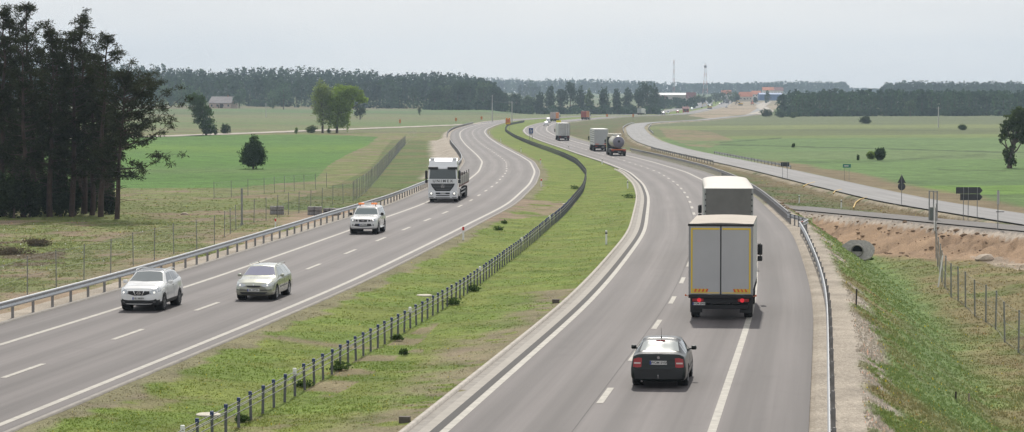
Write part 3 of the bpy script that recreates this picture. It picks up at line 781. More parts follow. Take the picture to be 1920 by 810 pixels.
# --- the stand of pines beside the left carriageway
def pine(px, Y, top, f0, L, lean, seed, label, dens=1.0, skew=0.0):
    r = np.random.default_rng(seed + 500)
    X, Y, z = at(px, Y); m = Y / F_PX; H = CAM_H - (top - HORIZ) * m - z
    o = thing("pine_tree", label, "pine tree", (X, Y, z - .1), 0, "pines beside the left carriageway")
    K = 9; tp = []
    for k in range(K):
        t = k / (K - 1)
        tp.append(Vector((lean * m * t ** 1.3 + (r.random() - .5) * .35 * (0 < t < 1), (r.random() - .5) * .35, H * t)))
    r0 = .10 + .011 * H
    tk = MB().tube(tp, [r0 * (1 - .86 * k / (K - 1)) for k in range(K)], 8)
    def on(t):
        q = t * (K - 1); i = min(int(q), K - 2); return tp[i].lerp(tp[i + 1], q - i)
    tuft = []; tt = []
    nb = int(30 * dens)
    for b in range(nb):
        t = f0 + (1 - f0) * (b + r.random()) / nb
        s = on(min(t, .985)); u = (t - f0) / (1 - f0)
        prof = (1.0 - .75 * u) * (.45 + .55 * min(1, u * 3.0)) + .12
        a = r.random() * 6.28
        Lb = L * prof * (.55 + .75 * r.random()) * (1 + skew * math.cos(a))
        up = .15 + .45 * u + .25 * r.random()
        e = s + Vector((math.cos(a) * Lb, math.sin(a) * Lb, Lb * up)); mid = s.lerp(e, .5) + Vector((0, 0, -.12 * Lb))
        tk.tube([s, mid, e], [.05 + .008 * Lb, .035, .014], 5, False)
        nn = max(2, int(Lb * 2.6))
        for k in range(nn):
            v = .35 + .65 * (k + r.random()) / nn
            c = (s.lerp(mid, v * 2) if v < .5 else mid.lerp(e, v * 2 - 1)) + Vector(r.normal(size=3) * .24 * (0.5 + .25 * Lb))
            tuft.append(c[:]); tt.append(.75 + .5 * r.random())
            if r.random() < .4: tk.tube([s.lerp(e, v * .9), c], [.018, .008], 4, False)
    for k in range(5): tuft.append((on(.985) + Vector(r.normal(size=3) * .25))[:]); tt.append(1)
    nd = int(22 * dens)
    for b in range(nd):                                     # dead lower branches
        t = .12 + (f0 - .05) * r.random(); s = on(t); a = r.random() * 6.28; Lb = .6 + 1.6 * r.random()
        e = s + Vector((math.cos(a) * Lb, math.sin(a) * Lb, Lb * (.3 * r.random() - .05)))
        tk.tube([s, s.lerp(e, .5) + Vector((0, 0, .1)), e], [.03, .02, .008], 4, False)
    tuft = np.array(tuft); nt_ = len(tuft); per = 56
    j = np.repeat(np.arange(nt_), per)
    q = r.normal(size=(len(j), 3)) * np.array([.22, .22, .13])
    P = tuft[j] + q
    V = cards(P, .30, .22, r, 0, q / (np.linalg.norm(q, axis=1)[:, None] + 1e-6))
    cols = np.array([.040, .046, .023])[None, :] * (np.array(tt)[j] * (.7 + .6 * r.random(len(j))))[:, None]
    leaf_mesh('crown', V, cols, o)
    tk.build('trunk', BARK_RED, o, 50)
ordn = ["first", "second", "third", "fourth", "fifth", "sixth", "seventh", "eighth", "ninth", "tenth", "eleventh", "twelfth", "thirteenth", "fourteenth", "fifteenth", "sixteenth", "seventeenth", "eighteenth", "nineteenth", "twentieth", "twenty-first", "twenty-second", "twenty-third", "twenty-fourth"]
front = [(218, 222, 138, .28, 4.0, 20, .45), (188, 226, 66, .24, 2.9, 16, .15), (172, 230, 100, .22, 2.4, 8, 0), (157, 233, 30, .25, 2.7, -4, 0), (134, 228, 62, .22, 2.5, 6, 0), (113, 236, 70, .25, 2.3, -6, 0), (92, 227, 52, .24, 2.6, 8, 0), (66, 231, 8, .28, 2.6, -14, 0), (43, 226, 70, .22, 2.5, 4, 0), (24, 234, 38, .25, 2.4, -6, 0), (6, 228, 14, .25, 2.6, 5, -.1), (-18, 230, 26, .25, 2.6, 0, 0)]
for i, (px, Y, top, f0, L, lean, sk) in enumerate(front):
    lab = "broad low pine at the open right edge of the roadside stand" if i == 0 else "tall thin pine, %s of the front row from its open right edge" % ordn[i]
    pine(px, Y, top, f0, L, lean, i, lab, 1.6 if i == 0 else 1.45, sk)
back = [(196, 246, 150, .18), (178, 252, 118, .15), (150, 248, 105, .15), (140, 258, 130, .1), (120, 250, 100, .15), (100, 256, 120, .1), (80, 248, 95, .15), (58, 256, 110, .1), (36, 250, 90, .15), (14, 256, 105, .1), (-8, 250, 80, .15)]
for i, (px, Y, top, f0) in enumerate(back[::2]):
    pine(px, Y, top, f0, 2.5, 0, 50 + i, "bushy dark pine, %s of the back row from its open right edge" % ordn[i], 1.5)
r_ = np.random.default_rng(77)
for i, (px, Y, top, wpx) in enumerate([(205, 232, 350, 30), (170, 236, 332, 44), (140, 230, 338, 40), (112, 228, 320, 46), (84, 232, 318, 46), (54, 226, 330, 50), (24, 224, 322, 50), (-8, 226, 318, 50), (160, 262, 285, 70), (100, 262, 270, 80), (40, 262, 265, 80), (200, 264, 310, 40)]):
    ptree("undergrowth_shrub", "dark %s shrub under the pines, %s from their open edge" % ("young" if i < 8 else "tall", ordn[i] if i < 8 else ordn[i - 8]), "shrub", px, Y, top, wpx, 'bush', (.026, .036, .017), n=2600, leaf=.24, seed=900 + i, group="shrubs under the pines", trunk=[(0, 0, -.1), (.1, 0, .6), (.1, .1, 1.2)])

# --- the rows of single trees beyond the bend (about 1.6 km away)
mid = [(815, 163, 30, 'broad', 0), (836, 158, 30, 'broad', 1), (858, 152, 32, 'round', 0), (882, 147, 36, 'broad', 0), (906, 150, 34, 'broad', 1), (926, 156, 26, 'tall', 0), (848, 172, 32, 'broad', 1), (872, 170, 30, 'round', 0), (900, 173, 32, 'broad', 1), (922, 176, 30, 'round', 1), (946, 170, 34, 'broad', 0), (968, 172, 28, 'round', 0), (990, 176, 26, 'broad', 1), (1012, 172, 24, 'tall', 0), (1032, 160, 24, 'tall', 0), (1050, 166, 24, 'broad', 0), (1069, 154, 28, 'broad', 0), (1088, 161, 24, 'tall', 0), (1105, 166, 16, 'tall', 2), (1132, 163, 24, 'round', 0), (1157, 166, 20, 'tall', 0), (1177, 163, 22, 'tall', 0), (1196, 162, 26, 'broad', 0), (1213, 152, 36, 'broad', 0), (1226, 160, 24, 'tall', 0)]
for i, (px, top, wd, kd, cn) in enumerate(mid):
    kdw = {'broad': 'broad', 'round': 'round', 'tall': 'narrow'}[kd]
    ptree("distant_tree", "%s %s tree, number %d from the wood in the row beyond the bend" % (("dark", "grey green", "pale thin")[cn], kdw, i + 1), "tree", px, 1640 + (i * 37) % 60, top, wd, kd, ((.032, .054, .030), (.056, .086, .042), (.085, .12, .05))[cn], n=1500, leaf=1.0, seed=200 + i, group="trees beyond the bend", limbs=2)
# hedge at their foot
def forest(name, specs, seed, label=None, cardn=64, csize=1.3, cols=((.028, .044, .022), (.042, .062, .028), (.022, .034, .021), (.034, .05, .022))):
    """specs: arrays X, Y, z, H, W, type (0 conifer, 1 broadleaf)"""
    r = np.random.default_rng(seed); X, Y, z, H, W, T = [np.asarray(a, float) for a in specs]; n = len(X)
    j = np.repeat(np.arange(n), cardn); t = r.random(len(j)) ** .75; a = r.random(len(j)) * 6.283
    con = T[j] < .5
    rad = np.where(con, (.35 + .65 * (1 - t)) ** .6 * (.8 + .2 * np.sin(t * 19 + j)), np.sqrt(np.clip(1 - ((t - .5) * 2) ** 2, .05, 1)))
    rr = W[j] * .5 * rad * (.55 + .5 * r.random(len(j)))
    low = np.where(con, .02, .0)
    P = np.stack([X[j] + rr * np.cos(a), Y[j] + rr * np.sin(a), z[j] + H[j] * (low + (1 - low) * t)], -1)
    V = cards(P, csize * np.clip(W[j] / 5.0, .6, 1.6), .8, r)
    cc = np.array([.95, 1.15, 1.3]) * np.array(cols)[r.integers(0, len(cols), n)] * (.75 + .5 * r.random(n))[:, None]  # bluish cast of distance haze multiplied into the leaf colours
    c = cc[j] * (.75 + .5 * r.random(len(j)))[:, None]
    # trunks
    q = np.stack([X, Y, z], -1); tw = .12 + .0 * W
    tv = np.stack([q + np.stack([-tw, 0 * X, 0 * X], -1), q + np.stack([tw, 0 * X, 0 * X], -1), q + np.stack([tw * .5, 0 * X, H * .8], -1), q + np.stack([-tw * .5, 0 * X, H * .8], -1)], 1)
    tv2 = tv.copy(); tv2[:, :, 0] = X[:, None]; tv2[:, :, 1] = Y[:, None] + (tv[:, :, 0] - X[:, None])
    V = np.concatenate([V, tv, tv2]); c = np.concatenate([c, np.tile(np.array([[.07, .05, .04]]), (2 * n, 1))])
    o = leaf_mesh(name, V, c)
    return tag(o, kind='stuff')
def wood(name, px0, px1, Y0, depth, sky_pts, seed, spacing=4.6, rows=12, w0=7.0, front_h=17, con=.55, **k):
    r = np.random.default_rng(seed); A = []
    S = np.array(sky_pts, float)
    for i in range(rows):
        d = depth * (i / max(1, rows - 1)); Yr = Y0 + d
        n = int((px1 - px0) / F_PX * Yr / spacing)
        px = px0 + (np.arange(n) + r.random(n)) / n * (px1 - px0); Y = Yr + (r.random(n) - .5) * depth / rows * 1.4
        X = (px - 960) / F_PX * Y; z = ground(X, Y, False)
        tp = np.interp(px, S[:, 0], S[:, 1]); el = CAM_H - (tp - HORIZ) / F_PX * Y
        Hs = el - z
        f = i / max(1, rows - 1)
        H = np.minimum(front_h + 0 * Hs, Hs) * (1 - f) + Hs * f
        H = np.clip(H, 5, 30) * (.84 + .22 * r.random(n)); ok = Hs > 4
        A.append(np.stack([X, Y, z - .2, H, w0 * (.75 + .5 * r.random(n)), (r.random(n) > con) * 1.0], 0)[:, ok])
    return forest(name, np.concatenate(A, 1), seed, **k)
wood("distant_forest", -330, 935, 1720, 560, [(-330, 108), (120, 112), (230, 117), (300, 122), (350, 126), (398, 132), (404, 134), (420, 128), (480, 125), (560, 125), (620, 127), (680, 131), (725, 136), (740, 138), (760, 137), (795, 133), (850, 136), (880, 140), (905, 146), (925, 154), (935, 166)], 31, rows=12)
wood("distant_forest", 1464, 2330, 1445, 130, [(1464, 176), (1480, 171), (1530, 169), (1560, 166), (1600, 169), (1700, 167), (1800, 169), (1920, 171), (2330, 170)], 32, spacing=3.6, rows=6, w0=6.0, front_h=14, con=.2, cols=((.034, .054, .024), (.052, .078, .032), (.028, .044, .024), (.042, .066, .028)))
wood("distant_forest", 1650, 2400, 2600, 320, [(1650, 166), (1662, 155), (1700, 150), (1760, 153), (1830, 151), (1900, 153), (2400, 152)], 33, spacing=4.5, rows=9, w0=8.5, front_h=18, con=.3)
wood("distant_forest", 860, 1590, 4250, 500, [(860, 144), (960, 146), (1010, 148), (1060, 145), (1150, 148), (1220, 152), (1300, 156), (1400, 154), (1470, 152), (1510, 151), (1560, 152), (1582, 154), (1590, 160)], 34, spacing=7, rows=7, w0=10, front_h=18, csize=1.6)
wood("distant_forest", 1560, 1720, 4700, 200, [(1560, 164), (1720, 167)], 35, spacing=7, rows=3, w0=9, front_h=16, csize=1.6)
wood("hilltop_grove", 972, 1013, 3150, 60, [(972, 157), (985, 152), (1003, 153), (1013, 160)], 36, spacing=5, rows=4, w0=7, front_h=14)
# low scrub round the rows of trees and the town
def scrub(name, pts, seed, n, h=(3, 6)):
    r = np.random.default_rng(seed); P = np.array(pts, float)
    px = P[0, 0] + r.random(n) * (P[-1, 0] - P[0, 0]); Y = np.interp(px, P[:, 0], P[:, 1]) + (r.random(n) - .5) * 40
    X = (px - 960) / F_PX * Y; z = ground(X, Y, False)
    return forest(name, (X, Y, z - .3, h[0] + r.random(n) * (h[1] - h[0]), 5 + 4 * r.random(n), np.ones(n)), seed, cardn=50, csize=1.1, cols=((.036, .056, .026), (.046, .068, .030), (.030, .046, .024)))
scrub("hedgerow_scrub", [(780, 1640), (1000, 1640), (1240, 1620)], 41, 150)
scrub("woodland_edge_scrub", [(1466, 1435), (2200, 1435)], 42, 170, (2, 5))
scrub("woodland_edge_scrub", [(470, 1712), (940, 1690)], 43, 60, (2, 6))
scrub("town_scrub", [(1226, 2000), (1300, 2050)], 44, 30, (5, 11))

lf = [(285, 160, 26, 'tall'), (305, 156, 24, 'round'), (322, 164, 22, 'tall'), (340, 152, 28, 'tall'), (357, 158, 22, 'round'), (373, 164, 18, 'tall'), (449, 163, 26, 'round'), (512, 170, 28, 'round'), (532, 156, 34, 'broad'), (268, 150, 24, 'tall')]
for i, (px, top, wd, kd) in enumerate(lf):
    ptree("distant_tree", ("blue green %s tree left of the barn, number %d from the barn" % ({'tall': 'narrow', 'round': 'round'}.get(kd, kd), i + 1)) if i not in (6, 7, 8) else ["", "rounded tree just right of the long barn", "smaller round tree of the two before the left wood", "large broad tree, right one of the two before the left wood"][i - 5], "tree", px, 1560 + 15 * (i % 4), top, wd, kd, ((.050, .085, .050), (.062, .10, .052))[i % 2], n=900, leaf=.9, seed=300 + i, group="trees before the left wood", limbs=2)
ptree("distant_tree", "pale round tree standing before the dark right hand wood", "tree", 1706, 1400, 187, 24, 'round', (.046, .072, .034), n=900, leaf=.7, seed=320)
ptree("distant_tree", "dark round treetop rising above the right hand wood", "tree", 1560, 1500, 162, 22, 'round', (.022, .034, .02), n=900, leaf=.8, seed=321)

# ------------------------------------------------------------------ haze: the summer air
hz = MB().box(-3000, 3600, -60, 6500, -8, 140).build("haze", None)
hm = bpy.data.materials.new("pale_air"); hm.use_nodes = True; t = hm.node_tree; t.nodes.clear()
ho = t.nodes.new('ShaderNodeOutputMaterial'); pv = t.nodes.new('ShaderNodeVolumePrincipled')
pv.inputs['Color'].default_value = (.66, .83, 1.0, 1); pv.inputs['Density'].default_value = .00011; pv.inputs['Anisotropy'].default_value = .2
t.links.new(pv.outputs[0], ho.inputs['Volume']); hz.data.materials.append(hm); tag(hz, kind='stuff')

# ------------------------------------------------------------------ country track and worksite strips, draped on the ground
def drape(name, pts, width, m, dz=.06, kind='structure', step=6.0):
    P = [Vector((x, y)) for x, y in pts]; L = []
    for a, b in zip(P[:-1], P[1:]):
        k = max(1, int((b - a).length / step)); L += [a.lerp(b, i / k) for i in range(k)]
    L.append(P[-1]); V = []; Fc = []
    for i, p in enumerate(L):
        d = (L[min(i + 1, len(L) - 1)] - L[max(i - 1, 0)]).normalized(); n = Vector((-d.y, d.x))
        for s in (-.5, -.17, .17, .5):
            q = p + n * s * width; V.append((q.x, q.y, float(ground(q.x, q.y, True)) + dz))
    for i in range(len(L) - 1):
        for k in range(3): a = i * 4 + k; Fc.append((a, a + 1, a + 5, a + 4))
    return tag(link(name, MB().add(V, Fc).mesh(name, m)), kind=kind)
M_TRACK = mat("dusty_track", (.36, .32, .27), .95, var=.15, scale=.3)
drape("country_track", [hit(*p) for p in ((-350, 272), (0, 263), (300, 256), (480, 249.5), (640, 243), (760, 238.5), (840, 235.3), (900, 232))], 9, M_TRACK, .12)
drape("country_track", [at(1412, 1550)[:2], at(1440, 1800)[:2], at(1425, 2200)[:2], at(1440, 2700)[:2]], 9, M_TRACK, .25)
drape("country_track", [at(1290, 2000)[:2], at(1322, 2350)[:2], at(1330, 2800)[:2]], 10, mat("town_asphalt", (.14, .14, .145), .9), .25)

# ------------------------------------------------------------------ steel barriers
M_GALV = mat("galvanised_steel", (.42, .43, .44), .42, .75, var=.12, scale=3)
M_GALV_D = mat("weathered_galvanised_steel", (.24, .235, .235), .6, .5, var=.2, scale=3)
def sweep(T, off, ys, prof, zf, m, name, parent, lat=0.0):
    """prof: closed list of (lateral, height); swept along the road line at this offset"""
    sl = slope(T, ys); n = 1 / np.sqrt(1 + sl ** 2); pr = np.array(prof)
    o = off + lat
    X = fx(T, ys)[:, None] + (o[:, None] if np.ndim(o) else o) * n[:, None] + pr[None, :, 0] * n[:, None]
    oo = (o[:, None] if np.ndim(o) else o) + pr[None, :, 0]
    X = fx(T, ys)[:, None] + oo * n[:, None]; Y = ys[:, None] - oo * (sl * n)[:, None]; Z = zf(ys)[:, None] + pr[None, :, 1] + 0 * X
    r, c = X.shape; ix = np.arange(r * c).reshape(r, c); nx = np.roll(ix, -1, 1)
    Fq = np.stack([ix[:-1], nx[:-1], nx[1:], ix[1:]], -1).reshape(-1, 4)
    me = np_mesh(name, np.stack([X, Y, Z], -1).reshape(-1, 3), Fq, m, False)
    return link(name, me, parent)
def wprof(s, z0=.0, th=.012):
    f = [(0, .44), (.055, .475), (.055, .52), (.0, .575), (.0, .615), (.055, .67), (.055, .715), (0, .75)]
    f = [(a * s, b + z0) for a, b in f]
    return f + [(a - th * s, b) for a, b in f[::-1]]
def place_on(T, y, off, zf):
    sl = float(slope(T, y)); n = 1 / math.sqrt(1 + sl * sl)
    return Vector((float(fx(T, y)) + off * n, y - off * sl * n, float(zf(y)))), math.atan(sl)
def guardrail(label, T, off, y0, y1, zf, face, spacing, m=M_GALV, h=0.0, group=None, post_h=.72, rails=(0,), mp=None):
    """face +1: corrugated face towards increasing offset, -1 towards decreasing"""
    p0, _ = place_on(T, y0, off, zf)
    o = thing("guardrail", label, "guardrail", p0, 0, group); inv = Matrix.Translation(-p0)
    ys = stations(y0, y1)
    for k in rails:
        rl = sweep(T, off, ys, wprof(face, h + k), zf, m, "rail", o, .10 * face); rl.data.transform(inv)
    pm = MB().box(-.012, .012, -.05, .05, -.35, post_h + h).box(-.06, -.012, -.05, -.04, -.35, post_h + h).box(.012, .06, -.05, -.04, -.35, post_h + h).mesh("post", mp or M_GALV_D)
    bmh = MB().box(-.02, .10, -.04, .04, .56 + h, .66 + h).mesh("spacer", M_GALV_D)
    y = y0 + .5; k = 0; rest = MB()
    while y < y1:
        p, a = place_on(T, y, off, zf)
        if k < 100:
            q = link("post", pm, o); q.location = p - p0; q.rotation_euler = (0, 0, -a)
            if k < 40:
                s = link("spacer", bmh, q); s.scale = (face, 1, 1)
        else:
            c = p - p0; rest.box(c.x - .05, c.x + .05, c.y - .04, c.y + .04, c.z - .35, c.z + post_h + h)
        y += spacing / math.sqrt(1 + float(slope(T, y)) ** 2); k += 1
    if rest.v: tag(rest.build("post", mp or M_GALV_D, o), kind='stuff')
    return o
guardrail("long galvanised steel guardrail along the outer left shoulder, weathered, on close grey posts", XL_T, -10.15, 60, 560, zr, 1, 2.8)
guardrail("dark far guardrail at the outer edge of the left bend beyond the gravel", XL_T, -10.4, 640, 1010, zr, 1, 4.0, M_GALV_D)
rr = guardrail("bright silver guardrail on the crest of the right hand bank beside the shoulder", XR_T, 10.25, 52, 168, zr, -1, 4.0)
# its turned-in end
e0, a0 = place_on(XR_T, 168, 10.25, zr)
guardrail("dark double guardrail on the right shoulder past the access track", XR_T, 10.1, 181, 300, zr, -1, 2.0, M_GALV_D, .05, rails=(0, ), mp=M_GALV_D)
M_PALE = mat("pale_posts", (.50, .47, .40), .7, .1)
guardrail("guardrail with pale posts along the right shoulder beside the tank lorry", XR_T, 10.1, 300, 460, zr, -1, 2.0, M_GALV_D, mp=M_PALE)
def rail_run(label, pts, m, spacing=4.0, side=1, zoff=0.0, cat="guardrail"):
    P = [Vector((x, y, float(ground(x, y, False)) + zoff)) for x, y in pts]
    o = thing("guardrail", label, cat, P[0]); p0 = P[0]; V = []; Fc = []
    pr = wprof(side)
    D = []
    for i, p in enumerate(P):
        d = (P[min(i + 1, len(P) - 1)] - P[max(i - 1, 0)]); d.z = 0; d.normalize(); D.append(d); n = Vector((d.y, -d.x, 0))
        for a, b in pr: q = p - p0 + n * a; V.append((q.x, q.y, q.z + b))
    c = len(pr)
    for i in range(len(P) - 1):
        for k in range(c): a = i * c + k; b = i * c + (k + 1) % c; Fc.append((a, b, b + c, a + c))
    Fc.append(tuple(range(c))); Fc.append(tuple(range((len(P) - 1) * c, len(P) * c)))
    MB().add(V, Fc).build("rail", m, o)
    pm = MB().box(-.05, .05, -.04, .04, -.35, .74).mesh("post", M_GALV_D); acc = 0; n = 0
    for a, b in zip(P[:-1], P[1:]):
        L = (b - a).length
        while acc < L and n < 95:
            q = link("post", pm, o); q.location = a.lerp(b, acc / L) - p0; acc += spacing; n += 1
        acc -= L
    return o
x0, y0_ = e0.x, e0.y
rail_run("short kinked silver guardrail end joining the access track corner", [(x0 + .12, y0_ + .1), (x0 + .95, y0_ + 4.5), (x0 + .75, y0_ + 9.5), (x0 + .5, y0_ + 13.2)], M_GALV, 1.7)
rail_run("low guardrail curving round the far inner turn of the service road", [(XS(y) - 4.0, y) for y in np.arange(740, 1010, 14)], M_GALV, 12)
rail_run("pale guardrail on the outer side of the far turn of the service road", [(XS(y) + 4.4, y) for y in np.arange(730, 980, 14)], M_GALV, 12)
rail_run("thin silver guardrail along the field side of the service road", [(XS(y) + 4.0, y) for y in np.arange(372, 470, 8)], M_GALV, 4)
rail_run("dark guardrail on the motorway side of the service road", [(XS(y) - 4.0, y) for y in np.arange(400, 520, 8)], M_GALV_D, 4)

# ------------------------------------------------------------------ wire rope barrier in the median
CB = sorted([hit(*p)[::-1] for p in ((442, 806), (555, 745.5), (612, 712), (660, 676.6), (714, 648), (850, 572), (916, 521), (994, 461), (1058, 405), (1094, 360), (1100, 330), (1081, 307), (1049, 291), (998, 273), (965.5, 259), (946, 246), (952.6, 235), (985, 229))])
CB = [(b, a) for a, b in CB]
XC_T = line([(CB[0][0] - 1.6, CB[0][1] - 13)] + CB)
o0, _ = place_on(XC_T, 64, 0, zr); zc = lambda y: np.vectorize(lambda q: float(ground(fx(XC_T, q), q, False)))(y)
o0.z = float(zc(64))
cbar = thing("cable_barrier", "long wire rope barrier on closely set grey posts with blue caps down the grass median", "barrier", o0)
M_POST = mat("barrier_post_steel", (.13, .135, .145), .6, .4, var=.15, scale=6); M_BLUE = mat("blue_cap_plastic", (.022, .042, .13), .45); M_WHITE = mat("white_plastic", (.75, .75, .73), .4)
M_ROPE = mat("steel_rope", (.20, .20, .21), .6, .4)
ysC = stations(64, 1120)
for zz, lt in ((.745, 0), (.66, .05), (.56, -.05), (.46, .05)):
    k = sweep(XC_T, 0, ysC, [(-.009 + lt, zz - .009), (.009 + lt, zz - .009), (.009 + lt, zz + .009), (-.009 + lt, zz + .009)], zc, M_ROPE, "cable", cbar); k.data.transform(Matrix.Translation(-o0))
pm = MB().box(-.036, .036, -.025, .025, -.3, .78).mesh("post", M_POST)
capm = MB().rbox(-.05, .05, -.038, .038, .72, .85, .02).mesh("cap", M_BLUE)
capw = MB().rbox(-.055, .055, -.042, .042, .66, .86, .02).mesh("reflector_cap", M_WHITE)
y = 65.2; k = 0; rest = MB()
while y < 1120:
    x = float(fx(XC_T, y)); p = Vector((x, y, float(ground(x, y, False)))) - o0; a = math.atan(float(slope(XC_T, y)))
    if k < 100:
        q = link("post", pm, cbar); q.location = p; q.rotation_euler = (R(random.uniform(-2, 2)), R(random.uniform(-2, 2)), -a)
        link("cap", capw if k in (0, 9, 24, 40, 57, 75) else capm, q)
    else: rest.box(p.x - .05, p.x + .05, p.y - .04, p.y + .04, p.z - .3, p.z + .86)
    y += 1.53 if y < 400 else 2.2; k += 1
tag(rest.build("post", M_POST, cbar), kind='stuff')
# weeds round the feet of the posts
def tuftbush(px, py, w, h, n, colr, label, sd, name="weed_clump"):
    X, Y = hit(px, py); tree(name, label, "weed", X, Y, h, w, 'bush', colr, n=n, leaf=.10, seed=sd, clump=.3)
for i, (px, py, w_, h_, lb) in enumerate([(638, 697, .9, .45, "dark leafy weed clump at the foot of the cable barrier posts"), (570, 728, .7, .3, "low weed clump by the barrier under the fourth post from the white cap"), (450, 795, .5, .3, "small weed clump at the barrier near the bottom edge"), (850, 573, 1.0, .4, "weed clump at the barrier beside the pale drain cover"), (885, 548, .9, .4, "weed clump against the barrier halfway up the median"), (755, 668, .35, .25, "small lone weed in the grass right of the barrier"), (745, 640, .5, .3, "tiny weed at the barrier's foot"), (935, 433, .8, .4, "dark weed tuft in the median near the red topped post"), (1078, 355, 1.3, .5, "weed clump left of the barrier on the bend"), (1180, 372, 1.4, .5, "weeds at the kerb end of the right carriageway"), (945, 420, .7, .3, "low dark weed near the left carriageway edge")]):
    tuftbush(px, py, w_, h_, 260, (.05, .08, .025), lb, 60 + i)
# drain covers
for i, (px, py, lb) in enumerate([(388, 782, "pale round concrete drain cover left of the barrier near the bottom edge"), (795, 556, "pale concrete drain cover left of the barrier halfway up the median"), (1062, 383, "pale concrete slab left of the barrier where it bends")]):
    X, Y = hit(px, py); z = float(ground(X, Y)); o = MB().lathe([(-.1, .36), (.01, .36), (.03, .31), (.03, .15), (.02, .13), (.02, 0.0001)], 24, 'z').build("drain_cover", mat("drain_concrete", (.52, .48, .40), .9, var=.15, scale=3), None, 40)
    o.location = (X, Y, z + .03); tag(o, lb, "drain cover", "concrete drain covers in the median")
# kerb outlets on the right carriageway
for px, py, lb in ((822, 797, "dark drain outlet in the kerb at the bottom of the right carriageway"), (1072, 568, "dark drain outlet in the kerb halfway along the near bend")):
    X, Y = hit(px, py); p, a = place_on(XR_T, Y, -1.45, zr); o = MB().box(-.15, .15, -.10, .10, -.1, .09).build("kerb_outlet", mat("dark_concrete", (.10, .085, .07), .8), None)  # solid block in one even dark brown
    o.location = p; o.rotation_euler = (0, 0, -a); tag(o, lb, "drain outlet", "kerb drain outlets")

# ------------------------------------------------------------------ wire fences
M_FPOST = mat("fence_post_steel", (.25, .255, .25), .6, .4, var=.15, scale=5)
wm = bpy.data.materials.new("wire_netting"); wm.use_nodes = True; t = wm.node_tree; t.nodes.clear()
o_ = t.nodes.new('ShaderNodeOutputMaterial'); df = t.nodes.new('ShaderNodeBsdfDiffuse'); df.inputs['Color'].default_value = (.38, .39, .38, 1); tp_ = t.nodes.new('ShaderNodeBsdfTransparent'); mi = t.nodes.new('ShaderNodeMixShader')
uvn = t.nodes.new('ShaderNodeUVMap'); uvn.uv_map = 'UVMap'; sp_ = t.nodes.new('ShaderNodeSeparateXYZ'); t.links.new(uvn.outputs[0], sp_.inputs[0])
def wires(out, step, wd):
    a = t.nodes.new('ShaderNodeMath'); a.operation = 'MODULO'; t.links.new(out, a.inputs[0]); a.inputs[1].default_value = step
    b = t.nodes.new('ShaderNodeMath'); b.operation = 'LESS_THAN'; t.links.new(a.outputs[0], b.inputs[0]); b.inputs[1].default_value = wd; return b.outputs[0]
mxx = t.nodes.new('ShaderNodeMath'); mxx.operation = 'MAXIMUM'; t.links.new(wires(sp_.outputs['X'], .15, .006), mxx.inputs[0]); t.links.new(wires(sp_.outputs['Y'], .16, .008), mxx.inputs[1])
t.links.new(mxx.outputs[0], mi.inputs[0]); t.links.new(tp_.outputs[0], mi.inputs[1]); t.links.new(df.outputs[0], mi.inputs[2]); t.links.new(mi.outputs[0], o_.inputs['Surface'])
def fence(label, pts, h, spacing=None, lean=1.5, thick=.03):
    P = [Vector((x, y, float(ground(x, y)))) for x, y in pts]
    if spacing:
        Q = [P[0]]
        for a, b in zip(P[:-1], P[1:]):
            k = max(1, round((b - a).length / spacing))
            for i in range(1, k + 1):
                q = a.lerp(b, i / k); q.z = float(ground(q.x, q.y)); Q.append(q)
        P = Q
    o = thing("wire_fence", label, "fence", P[0]); p0 = P[0]
    pm = MB().tube([(0, 0, -.3), (0, 0, h)], thick, 8).mesh("post", M_FPOST, 50)
    for i, p in enumerate(P[:100]):
        q = link("post", pm, o); q.location = p - p0; q.rotation_euler = (R(random.uniform(-lean, lean)), R(random.uniform(-lean, lean)), 0)
    V = []; Fc = []; U = [0]
    for i, p in enumerate(P):
        c = p - p0; V += [(c.x, c.y + .04, c.z + .05), (c.x, c.y + .04, c.z + h - .08)]
        if i: U.append(U[-1] + (p - P[i - 1]).length)
    Fc = [(2 * i, 2 * i + 2, 2 * i + 3, 2 * i + 1) for i in range(len(P) - 1)]
    me = np_mesh("wire_mesh", np.array(V), np.array(Fc), wm); ul = me.uv_layers.new(name='UVMap')
    for poly in me.polygons:
        for li in poly.loop_indices:
            vi = me.loops[li].vertex_index; ul.data[li].uv = (U[vi // 2], (h - .13) * (vi % 2))
    link("wire_mesh", me, o)
    mb = MB()
    for zz in (.1, h * .5, h - .1):
        for a, b in zip(P[:-1], P[1:]): mb.tube([a - p0 + Vector((0, 0, zz)), b - p0 + Vector((0, 0, zz))], .006, 4, False)
    mb.build("wire", M_FPOST, o)
    return o
LFp = [(-60, 600), (49, 554), (103.5, 539), (155.6, 526), (206, 515), (248.5, 499), (288, 489), (325, 478), (368, 467), (401, 458)]
fence("tall wire fence with thin grey posts on the left verge, nearest the camera", [hit(*p) for p in LFp], 2.1)
fence("dense wire fence climbing the green bank left of the bend to the country track", [hit(*p) for p in ((662, 378), (685, 361), (706, 338), (722, 318), (738, 298), (752, 280), (766, 266), (781, 253))], 2.1, 3.2)
fence("faint wire fence along the near edge of the bright green crop field", [hit(*p) for p in ((401, 372), (495, 364), (533, 360), (570, 356), (612, 352))], 1.8, 4.0)
fence("wire fence rising beyond the stone stacks toward the dense fence", [hit(*p) for p in ((420, 446), (452, 424), (520, 408), (560, 400), (662, 378))], 2.0, 5.5)
o = MB().tube([(0, 0, -.3), (0, 0, 3.0)], .085, 10).box(-.12, .12, -.12, .12, -.1, .12).build("corner_post", M_FPOST, None); o.location = (*hit(453, 422), 0); o.location.z = float(ground(o.location.x, o.location.y)); tag(o, "thick grey corner post of the left fence beside the pale dirt patch", "post")
